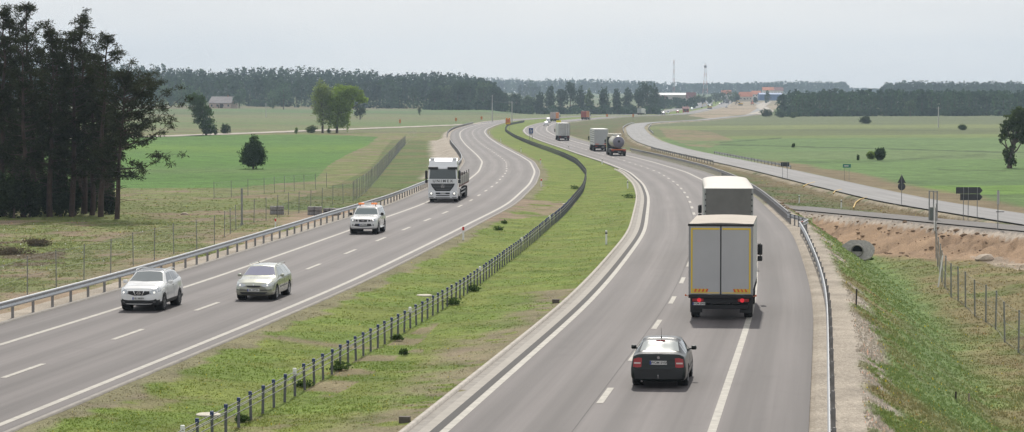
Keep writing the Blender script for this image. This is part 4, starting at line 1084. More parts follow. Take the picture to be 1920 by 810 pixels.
RFp = [(1990, 730), (1950, 692), (1913, 662.5), (1887, 642), (1869.6, 618), (1851, 604), (1830.5, 595), (1812.6, 578), (1799, 566), (1785.6, 559), (1773.5, 543), (1768, 530), (1764, 516), (1760, 500), (1757, 486)]
fence("tall wire fence with grey posts crossing the valley floor on the right", [hit(*p) for p in RFp], 2.05, thick=.045)
fence("wire fence climbing the sandy embankment up to the gate", [hit(*p) for p in ((1757, 486), (1756.5, 470), (1756, 455), (1755.5, 442), (1755, 432))], 2.0, 1.4)
o = MB().tube([(0, 0, -.2), (.35, .25, 2.0)], .045, 8).build("fence_brace", M_WHITE, None, 40); X, Y = hit(1760, 540); o.location = (X, Y, float(ground(X, Y))); tag(o, "white slanting brace leaning on the valley fence", "brace")
# gate frame by the access track
X, Y = hit(1743, 415); X2, Y2 = hit(1756, 416); z = float(ground(X, Y)); g = thing("gate_frame", "narrow steel gate frame at the top of the sandy embankment", "gate", (X, Y, z))
w_ = .62
for xx in (0, w_ * .55, w_): MB().tube([(xx, 0, -.1), (xx, 0, 2.4)], .05, 8).build("post", M_FPOST, g, 50)
MB().tube([(-.05, 0, 2.4), (w_ + .05, 0, 2.3)], .04, 8).build("top_rail", M_FPOST, g, 50)
MB().box(.06, w_ - .05, -.02, .02, .1, 1.1).build("panel", mat("grey_green_netting", (.13, .15, .13), .8), g)
o = MB().tube([(0, 0, -.2), (0, 0, 2.0)], .05, 8).build("marker_post", M_WHITE, None, 40); X, Y = hit(1753, 432); o.location = (X, Y, float(ground(X, Y))); tag(o, "white post standing at the embankment edge before the gate frame", "post")

# ------------------------------------------------------------------ culvert in the embankment
X, Y = hit(1613, 484); z = float(ground(X, Y, False))
cv = thing("culvert", "round concrete pipe mouth in a grey stone apron at the foot of the sandy embankment", "culvert", (X - .1, Y + .5, z + .12), R(-12))
out = []; rr_ = random.Random(3)
for k in range(22):
    a = 2 * math.pi * k / 22; rad = 1.12 + .12 * rr_.random(); out.append((rad * math.cos(a) * 1.02, .55 + rad * math.sin(a) * .72))
V = []; n = len(out)
Mx = Matrix.Translation((0, .0, -.10)) @ Matrix.Rotation(R(-32), 4, 'X')
MB().prism(out, 'y', -.02, .14, Mx).build("stone_apron", mat("grey_stone_pitching", (.36, .34, .31), .95, var=.3, scale=7, bump=.8, bscale=14), cv)
MB().lathe([(-.36, .36), (-.36, .43), (.7, .43), (.7, .36), (-.36, .36)], 32, 'y', (0, .32, .34)).build("pipe", mat("old_concrete", (.20, .19, .17), .9, var=.2, scale=4), cv, 40)
MB().lathe([(-.10, .355), (-.08, .0001)], 32, 'y', (0, .32, .34)).build("pipe_shade_disc", mat("pipe_darkness", (.006, .006, .006), 1.0), cv)  # black disc closing the bore, painted stand-in for the shade inside

rc = np.random.default_rng(17); V = []; Fc = []
ico = bmesh.new(); bmesh.ops.create_icosphere(ico, subdivisions=1, radius=1); iv = np.array([v.co[:] for v in ico.verts]); fi = np.array([[v.index for v in f.verts] for f in ico.faces]); ico.free()
for k in range(260):
    s = rc.random() * 40 - 4; q = -rc.random() * 6.6; x = 24.6 + .336 * s + .942 * q; y = 218.6 - .942 * s + .336 * q
    if x < 21.5: continue
    z = float(ground(x, y)); r0 = .05 + .16 * rc.random() ** 3; V.append(iv * r0 * (1 + .35 * (rc.random((len(iv), 3)) - .5)) * np.array([1.3, 1, .6]) + np.array([x, y, z + r0 * .2])); Fc.append(fi + len(iv) * (len(V) - 1))
tag(link("soil_clods", np_mesh("soil_clods", np.concatenate(V), np.concatenate(Fc), mat("clod_earth", (.25, .17, .11), .95, var=.3, scale=.8))), kind='stuff')

# ------------------------------------------------------------------ stacks of kerb stones on the left verge
M_BLOCK = mat("grey_concrete_block", (.26, .25, .25), .9, var=.2, scale=5, bump=.3)
def stack(label, px, py, w_, d_, layers, hl, rz, sd):
    X, Y = hit(px, py); o = thing("stone_stack", label, "stack of slabs", (X, Y, float(ground(X, Y)) - .05), rz, "strapped stacks of kerb stones"); r = random.Random(sd)
    for L in range(layers):
        n = 4; 
        for k in range(n):
            x0 = -w_ / 2 + w_ * k / n; jx = r.uniform(-.02, .02)
            MB().rbox(x0 + .008, x0 + w_ / n - .008, -d_ / 2 + jx, d_ / 2 + jx, .06 + L * (hl + .06), .06 + L * (hl + .06) + hl, .025).build("block", M_BLOCK, o)
        MB().box(-w_ / 2 + .05, w_ / 2 - .05, -d_ / 2 + .05, d_ / 2 - .05, L * (hl + .06), L * (hl + .06) + .058).build("batten", mat("dark_timber", (.07, .055, .04), .9), o)
    H = layers * (hl + .06) + .012; q = MB()
    for xx in (-.02,):
        q.box(xx - .02, xx + .02, -d_ / 2 - .03, -d_ / 2 - .02, 0, H); q.box(xx - .02, xx + .02, -d_ / 2 - .03, d_ / 2 + .03, H, H + .01)
    q.build("strap", mat("black_strap", (.02, .02, .02), .6), o)
stack("strapped stack of grey kerb stones, leftmost of the three and set apart", 519, 403, 1.25, .9, 2, .33, .12, 1)
stack("two layer stack of kerb stones with a dark gap, middle of the three", 590, 404, 1.25, .9, 2, .34, -.02, 2)
stack("lower stack of kerb stones nearest the guardrail, partly hidden by the rail", 622, 403, 1.35, 1.0, 2, .26, -.35, 3)
r9 = random.Random(9)
def stone(px, py, s, lb, colr=(.40, .33, .27), cat="stone", name="stone"):
    X, Y = hit(px, py); bm = bmesh.new(); bmesh.ops.create_icosphere(bm, subdivisions=2, radius=1)
    for v in bm.verts: v.co = Vector((v.co.x * s, v.co.y * s * .7, v.co.z * s * .45)) * (1 + r9.uniform(-.16, .16))
    me = bpy.data.meshes.new(name); bm.to_mesh(me); bm.free(); me.materials.append(mat("field_stone_%s" % name + str(round(colr[0], 2)), colr, .95, var=.2, scale=3)); o = link(name, me); o.location = (X, Y, float(ground(X, Y)) + s * .15); tag(o, lb, cat)
stone(345, 402, .34, "pale flat stone lying before the pines' open edge")
for px_, py_, w__, lb_ in ((68, 462, 2.6, "heap of brown brushwood behind the near left fence"), (18, 478, 3.4, "wider heap of brown brushwood at the left edge of the verge")):
    X, Y = hit(px_, py_); tree("brush_heap", lb_, "brush heap", X, Y, .62, w__, 'bush', (.075, .062, .045), n=1500, leaf=.16, seed=int(px_), aspect=.3)
stone(1848, 489, .8, "pale heap of sand at the foot of the embankment near the fence", (.40, .33, .26), "sand heap", "sand_heap")
for i, (px, py, h_, lb) in enumerate([(1607, 574, .75, "thin dark stake in the grass slope below the silver guardrail"), (1795, 752, .35, "short dark stub standing in the grass of the lower slope"), (1820, 755, .3, "pale stub beside the dark stub on the lower slope")]):
    X, Y = hit(px, py); o = MB().tube([(0, 0, -.1), (.02, 0, h_)], .035, 6).build("stake", mat("stake%d" % (i // 2), ((.04, .03, .025), (.3, .25, .2))[i // 2], .9), None); o.location = (X, Y, float(ground(X, Y))); tag(o, lb, "stake")
# yellow drain hoses
M_HOSE = mat("yellow_hose", (.50, .33, .07), .6)
for i, (P, lb) in enumerate([(((1601, 391), (1605, 382), (1613, 376), (1626, 372)), "curved yellow drain hose nearest the access track"), (((1563, 364), (1566, 360), (1578, 357)), "yellow drain hose on the bank, middle of the three"), (((1506, 352), (1514, 347), (1528, 343)), "faint yellow drain hose farthest up the bank")]):
    Q = []
    for p in P: X, Y = hit(*p); Q.append(Vector((X, Y, float(ground(X, Y)) + .1)))
    o = MB().tube([q - Q[0] for q in Q], .07, 8).build("drain_hose", M_HOSE, None, 50); o.location = Q[0]; tag(o, lb, "hose", "yellow drain hoses on the bank")

# ------------------------------------------------------------------ marker posts
M_RED = mat("red_reflector", (.55, .03, .025), .4); M_BLK = mat("black_rubber_band", (.02, .02, .02), .6)
def marker(px, py, h_, red, label):
    X, Y = hit(px, py); o = thing("marker_post", label, "marker post", (X, Y, float(ground(X, Y))), 0, "white marker posts of the motorway")
    MB().rbox(-.06, .06, -.035, .035, -.2, h_, .02).build("post", M_WHITE, o)
    if red: MB().rbox(-.066, .066, -.041, .041, h_ - .26, h_ - .02, .02).build("reflector", M_RED, o)
    else: MB().box(-.064, .064, -.039, .039, h_ - .22, h_ - .12).build("band", M_BLK, o)
for a in ((868.5, 450, .85, 1, "white marker post with a red top at the left carriageway's grass edge"), (1137, 459, .85, 0, "white marker post in the grass beside the right carriageway kerb, nearest the camera"), (1177, 353, .8, 0, "white marker post beside the end of the concrete kerb"), (1015, 350, .85, 1, "marker post with a small red top where the left carriageway bends"), (1013.6, 307.5, .8, 1, "white marker post just beyond the small red topped one"), (976.7, 285, .8, 0, "white marker post in the median left of the long barrier curve"), (939, 266, .8, 0, "small white marker post near the far left bend"), (918, 252, .8, 0, "farthest white marker post along the left carriageway's inner edge"), (1129, 308, .8, 0, "marker post at the grass edge below the white box lorry"), (1065.6, 281, .8, 0, "marker post at the grass edge below the far curtain lorry"), (1505, 437, .8, 1, "marker post with a red reflector behind the silver guardrail's upper end"), (516, 428, .8, 1, "marker post with a red band behind the left guardrail by the dirt patch"), (1499, 381, .8, 0, "pale marker post on the strip beyond the access track's start"), (1578, 390, .8, 0, "pale marker post on the strip before the wire gate")):
    marker(*a)

# ------------------------------------------------------------------ signs
M_SBACK = mat("sign_back_grey", (.050, .054, .06), .55, .3); M_SPOLE = mat("sign_pole", (.22, .225, .23), .5, .6)
def poles(o, xs, h_, r=.03, y=.05):
    for x in xs: MB().tube([(x, y, -.2), (x, y, h_)], r, 8).build("pole", M_SPOLE, o, 50)
def ptz(px, py): X, Y = hit(px, py); return Vector((X, Y, float(ground(X, Y)))), Y / F_PX
p, m = ptz(1691, 386); o = thing("road_sign", "back of a triangular sign above a round one on a pole by the service road", "road sign", p)
h0 = (386 - 343) * m; poles(o, [0], h0 + .85, y=-.03)
MB().prism([(-.40, h0), (.40, h0), (.05, h0 + .7), (-.05, h0 + .7)], 'y', 0, .02).build("triangle_panel", M_SBACK, o)
MB().lathe([(0, .36), (.02, .36)], 28, 'y', (0, 0, h0 - .33)).build("round_panel", M_SBACK, o)
p, m = ptz(1817, 411); o = thing("direction_sign", "backs of two stacked arrow shaped direction boards on three poles", "direction sign", p)
h1, h2, h3 = (411 - 350) * m, (411 - 362.5) * m, (411 - 374.5) * m
poles(o, [(-10) * m, -1 * m, 16 * m], h1, y=-.03)
MB().prism([(-24 * m, h2 + .01), (21 * m, h2 + .01), (26 * m, (h1 + h2) / 2), (21 * m, h1), (-24 * m, h1)], 'y', 0, .03).build("upper_board", M_SBACK, o)
MB().prism([(-16 * m, h3), (21 * m, h3), (26 * m, (h3 + h2) / 2), (21 * m, h2 - .01), (-16 * m, h2 - .01)], 'y', 0, .03).build("lower_board", M_SBACK, o)
p, m = ptz(1472, 336); o = thing("road_sign", "back of a small dark rectangular sign on two poles by the service road", "road sign", p)
poles(o, [-4.5 * m, 4.5 * m], 31 * m, .025, y=-.03); MB().box(-8 * m, 8 * m, 0, .03, 24 * m, 32 * m).build("panel", M_SBACK, o)
p, m = ptz(1588, 338); o = thing("field_sign", "small green sign with white lettering at the near edge of the green field", "sign", p)
poles(o, [-.3, .3], 24 * m, .02); MB().box(-7.5 * m, 7.5 * m, 0, .03, 23.5 * m, 30 * m).build("panel", mat("green_sign_face", (.02, .17, .13), .5), o)
MB().box(-5 * m, 3 * m, -.006, 0, 26 * m, 27.4 * m).build("white_line", M_WHITE, o)
p, m = ptz(1872, 431); o = thing("thin_pole", "thin grey pole with a narrow bracket standing before the service road", "pole", p)
MB().tube([(0, 0, -.2), (0, 0, 75 * m)], .035, 8).build("pole", M_SPOLE, o, 50); MB().box(-.07, .1, -.03, .03, 48 * m, 73 * m).build("bracket", mat("white_grey_bracket", (.4, .4, .4), .6), o); MB().box(-.14, .45, -.05, .05, 33 * m, 34.5 * m).build("plate", M_SBACK, o)
# blue sign, orange board and yellow board on the far bend
def board(name, label, px, Y, ytop, ybot, wpx, m_, cat="road sign", deco=None, pol=True):
    X, Y, z = at(px, Y); m = Y / F_PX; zt_ = CAM_H - (ytop - HORIZ) * m - z; zb_ = CAM_H - (ybot - HORIZ) * m - z
    o = thing(name, label, cat, (X, Y, z)); w2 = wpx * m / 2
    if pol: poles(o, [-w2 * .6, w2 * .6], zt_ - .05, .05)
    MB().rbox(-w2, w2, 0, .05, zb_, zt_, .02).build("panel", m_, o)
    if deco: deco(o, w2, zb_, zt_)
    return o
def deco_blue(o, w2, a, b):
    MB().tube([(-w2 * .5, -.02, a + .15), (-w2 * .35, -.02, b - .4), (-w2 * .05, -.02, b - .3)], .05, 6).build("arrow", M_WHITE, o)
    MB().tube([(w2 * .15, -.02, a + .15), (w2 * .3, -.02, a + .8), (w2 * .55, -.02, a + .6)], .05, 6).build("arrow", M_WHITE, o)
    MB().box(-w2 * .6, w2 * .6, 0, .05, a - .3, a - .02).build("lower_plate", mat("grey_plate", (.30, .28, .32), .6), o)
board("road_sign", "blue rectangular sign with pale lane arrows in the median by the right carriageway", 995.5, 600, 240, 250, 8, mat("sign_blue", (.022, .05, .20), .5), deco=deco_blue)
def deco_or(o, w2, a, b):
    for s in (-1, 1): MB().lathe([(-.06, .26), (.02, .26)], 20, 'y', (s * w2 * .55, 0, b + .1)).build("warning_lamp", mat("amber_lens", (.8, .25, .03), .4), o)
    MB().lathe([(-.05, .30), (0, .30)], 20, 'y', (0, 0, b - .45)).build("round_sign", mat("sign_orange_red", (.6, .12, .04), .5), o)
    MB().box(-w2 * .7, w2 * .7, -.03, 0, a + .1, a + .45).build("stripe", mat("sign_yellow", (.62, .42, .04), .5), o)
board("warning_board", "orange roadworks warning board with round lamps at the head of the median", 952.5, 800, 223, 233, 9, mat("board_orange", (.50, .17, .03), .55), "warning board", deco_or)
board("road_sign", "bright yellow roadworks sign above the white curtain lorry on the far bend", 1047.5, 720, 225.5, 231.5, 9, mat("bright_yellow", (.72, .66, .03), .5))
for i, (px, Y, lb) in enumerate([(855, 1080, "small orange marker board in the pale field left of the far bend"), (903, 1150, "small orange marker board nearer the two power poles"), (1187, 1300, "small orange marker board left of the distant white van"), (1138, 1300, "small orange marker right of the red lorry"), (750, 1000, "tiny red marker in the pale field right of the tree pair")]):
    board("marker_board", lb, px, Y, 180 + (CAM_H + .2) * F_PX / Y, 180 + (CAM_H + 1.6) * F_PX / Y, 3.6, mat("board_orange", (.50, .17, .03), .55), "marker board")
# power poles
for px, Y, top, lb in ((923, 1110, 178, "tall pale power pole, left one of the two at the far left bend"), (960, 1060, 190, "shorter power pole right of the tall one at the far bend"), (499, 1250, 193, "lone thin power pole in the pale field left of the tree pair"), (1759, 900, 200, "faint thin pole before the right hand wood")):
    X, Y, z = at(px, Y); h_ = CAM_H - (top - HORIZ) * Y / F_PX - z; o = thing("power_pole", lb, "power pole", (X, Y, z))
    MB().tube([(0, 0, -.3), (0, 0, h_)], [.24, .14], 8).build("pole", mat("pole_concrete", (.42, .41, .39), .8), o, 50); MB().box(-.9, .9, -.06, .06, h_ - .6, h_ - .45).build("crossarm", M_SPOLE, o)
a = Vector(at(923, 1110)); b = Vector(at(960, 1060)); a.z += 9.0; b.z += 8.8
o = MB().tube([Vector((0, 0, 0)), (b - a) * .5 + Vector((0, 0, -.6)), b - a], .045, 5).build("overhead_cable", M_SBACK, None); o.location = a; tag(o, "sagging cable strung between the two power poles at the far bend", "cable")

# ================================================================== vehicles
M_GLASS = mat("dark_vehicle_glass", (.035, .045, .05), .06, .0, spec=.8, coat=.6)
M_GLASS_B = mat("bluish_windscreen", (.16, .16, .24), .08, .0, spec=.9, coat=1.0)
M_GLASS_G = mat("pale_reflecting_glass", (.30, .33, .32), .07, .25, spec=.9, coat=1.0)
M_TYRE = mat("tyre_rubber", (.016, .016, .017), .85); M_RIM = mat("alloy_rim", (.42, .43, .44), .3, .8); M_RIMD = mat("steel_rim", (.22, .22, .22), .5, .6)
M_BLACK = mat("black_trim", (.014, .015, .016), .55); M_WELL = mat("wheel_well", (.008, .008, .008), .95); M_CHROME = mat("chrome", (.65, .65, .66), .15, 1.0)
M_LENS = mat("headlamp_lens", (.42, .44, .45), .08, .5, spec=.9, coat=1.0); M_LIT = mat("lit_headlamp", (.9, .9, .85), .3, emit=((1, .95, .85), .8))
M_TAIL = mat("tail_lamp_red", (.30, .008, .010), .35, coat=.25); M_TAILLIT = mat("lit_brake_lamp", (.8, .02, .03), .3, emit=((1, .03, .05), .3)); M_PLATE = mat("number_plate_white", (.62, .62, .60), .5); M_EU = mat("plate_blue", (.03, .06, .30), .5)
M_INK = mat("black_ink", (.02, .02, .02), .6); M_AMBER = mat("amber_lamp", (.75, .22, .03), .35); M_GREYP = mat("grey_plastic", (.10, .10, .105), .6)

def text_mesh(s, size, m, depth=.004, align='CENTER', bold=0.0):
    cu = bpy.data.curves.new("lettering", 'FONT'); cu.body = s; cu.size = size; cu.extrude = depth; cu.align_x = align; cu.align_y = 'CENTER'; cu.offset = bold
    ob = bpy.data.objects.new("lettering", cu); col.objects.link(ob); bpy.context.view_layer.update()
    me = bpy.data.meshes.new_from_object(ob.evaluated_get(bpy.context.evaluated_depsgraph_get())); col.objects.unlink(ob); bpy.data.objects.remove(ob)
    me.materials.clear(); me.materials.append(m); return me
def resample(P, n):
    P = [Vector(p) for p in P]; L = [0]
    for a, b in zip(P[:-1], P[1:]): L.append(L[-1] + (b - a).length)
    out = []
    for i in range(n):
        t = L[-1] * i / (n - 1); k = 0
        while k < len(P) - 2 and L[k + 1] < t: k += 1
        f = (t - L[k]) / max(1e-9, L[k + 1] - L[k]); out.append(P[k].lerp(P[k + 1], f))
    return out
class Skin:
    """closed body surface that pieces can be laid on"""
    def __init__(s, me): bm = bmesh.new(); bm.from_mesh(me); s.t = BVHTree.FromBMesh(bm); bm.free()
    def decal(s, name, m, parent, axis, top, bot, off=.008, nx=10, nz=4, th=.012):
        D = {'+x': Vector((1, 0, 0)), '-x': Vector((-1, 0, 0)), '+y': Vector((0, 1, 0)), '-y': Vector((0, -1, 0)), '+z': Vector((0, 0, 1))}[axis]
        T = resample(top, nx); B = resample(bot, nx); V = []; last = None; rows = []
        for j in range(nz):
            for i in range(nx):
                p = T[i].lerp(B[i], j / (nz - 1))
                o = Vector((p.x, p.y, 0)) if axis == '+z' else (Vector((0, p.x, p.y)) if axis[1] == 'x' else Vector((p.x, 0, p.y)))
                h = s.t.ray_cast(o + D * 6, -D)
                rows.append((o, h[0]))
        ok = [h for o, h in rows if h is not None]
        if not ok: return None
        for o, h in rows:
            if h is None:
                near = min(ok, key=lambda q: (q - o - D * (q - o).dot(D)).length); h = o - D * o.dot(D) + D * near.dot(D)
            V.append(h + D * off)
        n = nx * nz; V += [v - D * (off + th) for v in V]
        Fc = []
        for j in range(nz - 1):
            for i in range(nx - 1):
                a = j * nx + i; Fc.append((a, a + 1, a + nx + 1, a + nx)); Fc.append((a + n, a + nx + n, a + nx + 1 + n, a + 1 + n))
        ring = [i for i in range(nx)] + [j * nx + nx - 1 for j in range(1, nz)] + [(nz - 1) * nx + i for i in range(nx - 2, -1, -1)] + [j * nx for j in range(nz - 2, 0, -1)]
        for a, b in zip(ring, ring[1:] + ring[:1]): Fc.append((a, a + n, b + n, b))
        return MB().add(V, Fc).build(name, m, parent, 40)
def mirx(P): return [(-a, b) for a, b in P]
SUB = [2, 2, 3, 4, 6, 3, 5]
def body_mesh(name, L, St, m, n=64):
    """St rows: s from nose, zb, wm, zm, ws, zs, wt, zt, crown"""
    S = np.array(St, float); s = np.unique(np.concatenate([np.linspace(0, L, n), S[:, 0]])); C_ = np.stack([np.interp(s, S[:, 0], S[:, k]) for k in range(1, 9)], 1)
    K = C_.copy(); K[1:-1] = .25 * C_[:-2] + .5 * C_[1:-1] + .25 * C_[2:]; C_ = K
    V = []; ring = None
    for si, (zb, wm, zm, ws, zs_, wt, zt_, cr_) in zip(s, C_):
        P = [(0, zb), (wm * .86, zb), (wm * .985, zb + .10), (wm, zm), (ws, zs_), (wt, zt_ - .01), (wt * .80, zt_ + cr_ * .55), (0, zt_ + cr_)]
        H = [P[0]]
        for (a, b), k in zip(zip(P[:-1], P[1:]), SUB):
            for q in range(1, k + 1): H.append((a[0] + (b[0] - a[0]) * q / k, a[1] + (b[1] - a[1]) * q / k))
        H = np.array(H); H2 = H.copy(); H2[1:-1] = .2 * H[:-2] + .6 * H[1:-1] + .2 * H[2:]; H = H2
        full = [(x, z) for x, z in H] + [(-x, z) for x, z in H[-2:0:-1]]
        ring = len(full); V += [(x, L / 2 - si, z) for x, z in full]
    Fc = []
    for i in range(len(s) - 1):
        for k in range(ring): a = i * ring + k; b = i * ring + (k + 1) % ring; Fc.append((a, a + ring, b + ring, b))
    Fc.append(tuple(range(ring))); Fc.append(tuple(range((len(s) - 1) * ring, len(s) * ring))[::-1])
    return MB().add(V, Fc).mesh(name, m, 38)
def cut_wells(me, wells, r):
    """open real wheel wells in the body"""
    ob = bpy.data.objects.new("tmp", me); col.objects.link(ob); mb = MB()
    for x, y in wells: sg = 1 if x > 0 else -1; mb.lathe([(sg * .52, r), (sg * 1.3, r)] if sg > 0 else [(-1.3, r), (-.52, r)], 28, 'x', (0, y, r - .04))
    cm = bpy.data.objects.new("tmpc", mb.mesh("tmpc", M_WELL)); col.objects.link(cm)
    md = ob.modifiers.new("b", 'BOOLEAN'); md.operation = 'DIFFERENCE'; md.object = cm; md.solver = 'EXACT'
    bpy.context.view_layer.update(); e = ob.evaluated_get(bpy.context.evaluated_depsgraph_get()); out = bpy.data.meshes.new_from_object(e)
    for q in (ob, cm): bpy.data.objects.remove(q)
    return out
def split_low(me, zc, name, m, parent, pred=None):
    bm = bmesh.new(); bm.from_mesh(me); bm2 = bm.copy(); f_ = pred or (lambda c: c.z < zc)
    bmesh.ops.delete(bm, geom=[f for f in bm.faces if f_(f.calc_center_median())], context='FACES'); bm.to_mesh(me); bm.free()
    bmesh.ops.delete(bm2, geom=[f for f in bm2.faces if not f_(f.calc_center_median())], context='FACES')
    m2 = bpy.data.meshes.new(name); bm2.to_mesh(m2); bm2.free(); m2.materials.clear(); m2.materials.append(m); return link(name, m2, parent)
WCACHE = {}
def wheel(parent, x, y, r, wd, rim=M_RIM, spokes=5, name="wheel"):
    key = (r, wd, rim.name, spokes)
    if key not in WCACHE:
        h = wd / 2
        ty = MB().lathe([(-h * .8, r * .62), (-h, r * .75), (-h, r * .93), (-h * .75, r), (h * .75, r), (h, r * .93), (h, r * .75), (h * .8, r * .62)], 32).mesh("tyre", M_TYRE, 40)
        rb = MB().lathe([(h * .80, r * .64), (h * .92, r * .62), (h * .86, r * .56), (h * .35, r * .54), (h * .35, .0001)], 28)
        rb.lathe([(h * .3, r * .16), (h * .88, r * .14), (h * .9, .0001)], 14)
        for k in range(spokes):
            M = Matrix.Rotation(2 * math.pi * k / spokes, 4, 'X'); rb.box(h * .55, h * .86, -r * .085, r * .085, r * .1, r * .58, M=M)
        WCACHE[key] = (ty, rb.mesh("rim", rim, 40))
    ty, rm = WCACHE[key]; w_ = link(name, ty, parent); w_.location = (x, y, r); q = link("rim", rm, w_)
    if x < 0: q.rotation_euler = (0, 0, math.pi)
    return w_
def plate(parent, c, face, text, wd=.52, h=.115, eu=True):
    """face +1: read from the front (+y), -1: read from behind"""
    o = MB().rbox(-wd / 2, wd / 2, -.008, .008, -h / 2, h / 2, .004).build("number_plate", M_PLATE, parent); o.location = c; o.rotation_euler = (0, 0, math.pi if face > 0 else 0)
    if eu: MB().box(-wd / 2, -wd / 2 + .045, -.0105, -.007, -h / 2 + .003, h / 2 - .003).build("country_band", M_EU, o)
    t_ = link("plate_lettering", text_mesh(text, h * .88, M_INK, .001, bold=.002), o); t_.rotation_euler = (R(90), 0, 0); t_.location = (.02, -.0115, 0)
    return o
def car_parts(o, me, body_m, wells, rw, W):
    bd = link("body", me, o)
    for x, y in wells:
        mb = MB()
        sg = 1 if x > 0 else -1
        a0, a1 = (.525, abs(x) + .04)
        mb.lathe([(sg * a0, .0001), (sg * a0, rw + .035), (sg * a1, rw + .035)] if sg > 0 else [(-a1, rw + .035), (-a0, rw + .035), (-a0, .0001)], 24, 'x', (0, y, rw))
        mb.build("wheel_well", M_WELL, o)
    return bd
def place(name, label, cat, T, off, y, away, yaw=0.0, group=None):
    p, a = place_on(T, y, off, zr)
    return thing(name, label, cat, p + Vector((0, 0, .004)), (-a + (0 if away else math.pi)) + R(yaw), group)

def mirrors(o, x, y, z, m, s=1.0):
    for sg in (-1, 1):
        q = MB().rbox(min(sg * (x), sg * (x + .17 * s)), max(sg * x, sg * (x + .17 * s)), y - .06, y + .07, z - .065 * s, z + .075 * s, .05).rbox(min(sg * (x - .12), sg * (x + .02)), max(sg * (x - .12), sg * (x + .02)), y - .02, y + .03, z - .05, z - .01, .01).build("wing_mirror", m, o, 50)

# ---- dark green liftback seen from behind
M_DG = mat("dark_green_metallic", (.004, .008, .007), .3, .1, coat=.28, spec=.3)
def liftback():
    L, W = 4.51, 1.73
    o = place("hatchback_car", "dark green liftback seen from behind in the right carriageway, radio aerial on its roof", "car", XR_T, 5.0, 80.7, True)
    St = [(0, .30, .62, .48, .58, .58, .5, .64, .01), (.15, .22, .78, .52, .74, .66, .64, .71, .02), (.6, .19, .85, .56, .82, .78, .72, .84, .03), (1.25, .18, .865, .58, .84, .88, .74, .94, .04), (1.36, .18, .865, .58, .84, .89, .73, .96, .04),
          (2.02, .18, .865, .60, .835, .93, .57, 1.36, .045), (2.5, .18, .865, .60, .83, .95, .575, 1.40, .045), (3.0, .18, .865, .60, .83, .96, .57, 1.385, .045), (3.38, .18, .865, .62, .825, .97, .56, 1.32, .045), (3.98, .19, .86, .62, .80, .98, .64, 1.07, .035), (4.2, .20, .855, .62, .79, .975, .66, 1.035, .02), (4.38, .22, .845, .60, .775, .96, .66, 1.035, .018), (4.42, .22, .835, .58, .765, .93, .65, .99, .01), (4.45, .22, .83, .56, .75, .80, .64, .88, .0), (4.47, .22, .825, .50, .76, .60, .70, .66, .0), (4.51, .30, .74, .45, .72, .55, .68, .60, .0)]
    me = body_mesh("body", L, St, M_DG); sk = Skin(me)
    rw = .315; wl = [(sx * .74, y) for sx in (-1, 1) for y in (L / 2 - .86, L / 2 - 3.37)]
    me = cut_wells(me, wl, rw + .05); car_parts(o, me, M_DG, wl, rw, W)
    for x, y in wl: wheel(o, x * 1.02, y, rw, .2, M_RIM, 6)
    sk.decal("rear_window", M_GLASS_G, o, '+z', [(-.52, L / 2 - 3.32), (.52, L / 2 - 3.32)], [(-.60, L / 2 - 3.93), (0, L / 2 - 3.97), (.60, L / 2 - 3.93)], .006, 14, 6)
    for sg, ax in ((1, '+x'), (-1, '-x')):
        for nm, y0, y1, a0, a1 in (("front_window", L / 2 - 1.62, L / 2 - 2.48, L / 2 - 2.06, L / 2 - 2.46), ("rear_door_window", L / 2 - 2.54, L / 2 - 3.42, L / 2 - 2.54, L / 2 - 3.28), ("quarter_window", L / 2 - 3.47, L / 2 - 3.75, L / 2 - 3.36, L / 2 - 3.50)):
            sk.decal("side_window", M_GLASS, o, ax, [(a0, 1.325), (a1, 1.325 if 'quarter' not in nm else 1.25)], [(y0, 1.0), (y1, 1.02)], .006, 8, 5)
        sk.decal("rub_strip", M_BLACK, o, ax, [(L / 2 - 1.3, .56), (L / 2 - 2.95, .56)], [(L / 2 - 1.3, .50), (L / 2 - 2.95, .50)], .012, 8, 2)
        tl = sk.decal("tail_light", M_TAIL, o, '-y', [(sg * .50, .925), (sg * .62, .94), (sg * .755, .90)], [(sg * .52, .66), (sg * .62, .645), (sg * .77, .66)], .014, 8, 6, .04)
        sk.decal("clear_band", mat("clear_lamp_band", (.55, .45, .42), .2, coat=.6), tl, '-y', [(sg * .54, .80), (sg * .74, .80)], [(sg * .545, .755), (sg * .745, .755)], .022, 6, 2)
        sk.decal("side_door_line", M_INK, o, ax, [(L / 2 - 2.51, .98), (L / 2 - 2.525, .98)], [(L / 2 - 2.51, .3), (L / 2 - 2.525, .3)], .003, 2, 8)
    sk.decal("windscreen", M_GLASS, o, '+z', [(-.53, L / 2 - 2.0), (.53, L / 2 - 2.0)], [(-.66, L / 2 - 1.42), (.66, L / 2 - 1.42)], .006, 10, 5)
    sk.decal("bumper", M_BLACK, o, '-y', [(-.74, .60), (.74, .60)], [(-.72, .30), (.72, .30)], .025, 12, 4)
    plate(o, (0, -L / 2 + .045, .79), -1, "WOM 5V5F")
    MB().lathe([(-.012, .001), (-.012, .045), (0, .045)], 20, 'y').build("badge", M_CHROME, o, 40).location = (0, -L / 2 + .062, .945)
    MB().tube([(0, 0, 0), (0, -.11, .0), (0, -.12, .06)], .022, 8).lathe([(.05, .0001), (.06, .025), (.085, .03), (.11, .0001)], 10, 'z', (0, -.12, 0)).build("tow_ball", M_CHROME, o, 50).location = (0, -L / 2 + .04, .34)
    MB().tube([(0, 0, 0), (.0, -.10, .30)], [.008, .004], 5).lathe([(-.02, .03), (.02, .018)], 10, 'z').build("aerial", M_BLACK, o).location = (0, L / 2 - 3.0, 1.44)
    MB().box(-.14, .14, -.01, .01, -.015, .015).build("high_brake_light", M_TAIL, o).location = (0, L / 2 - 3.40, 1.372)
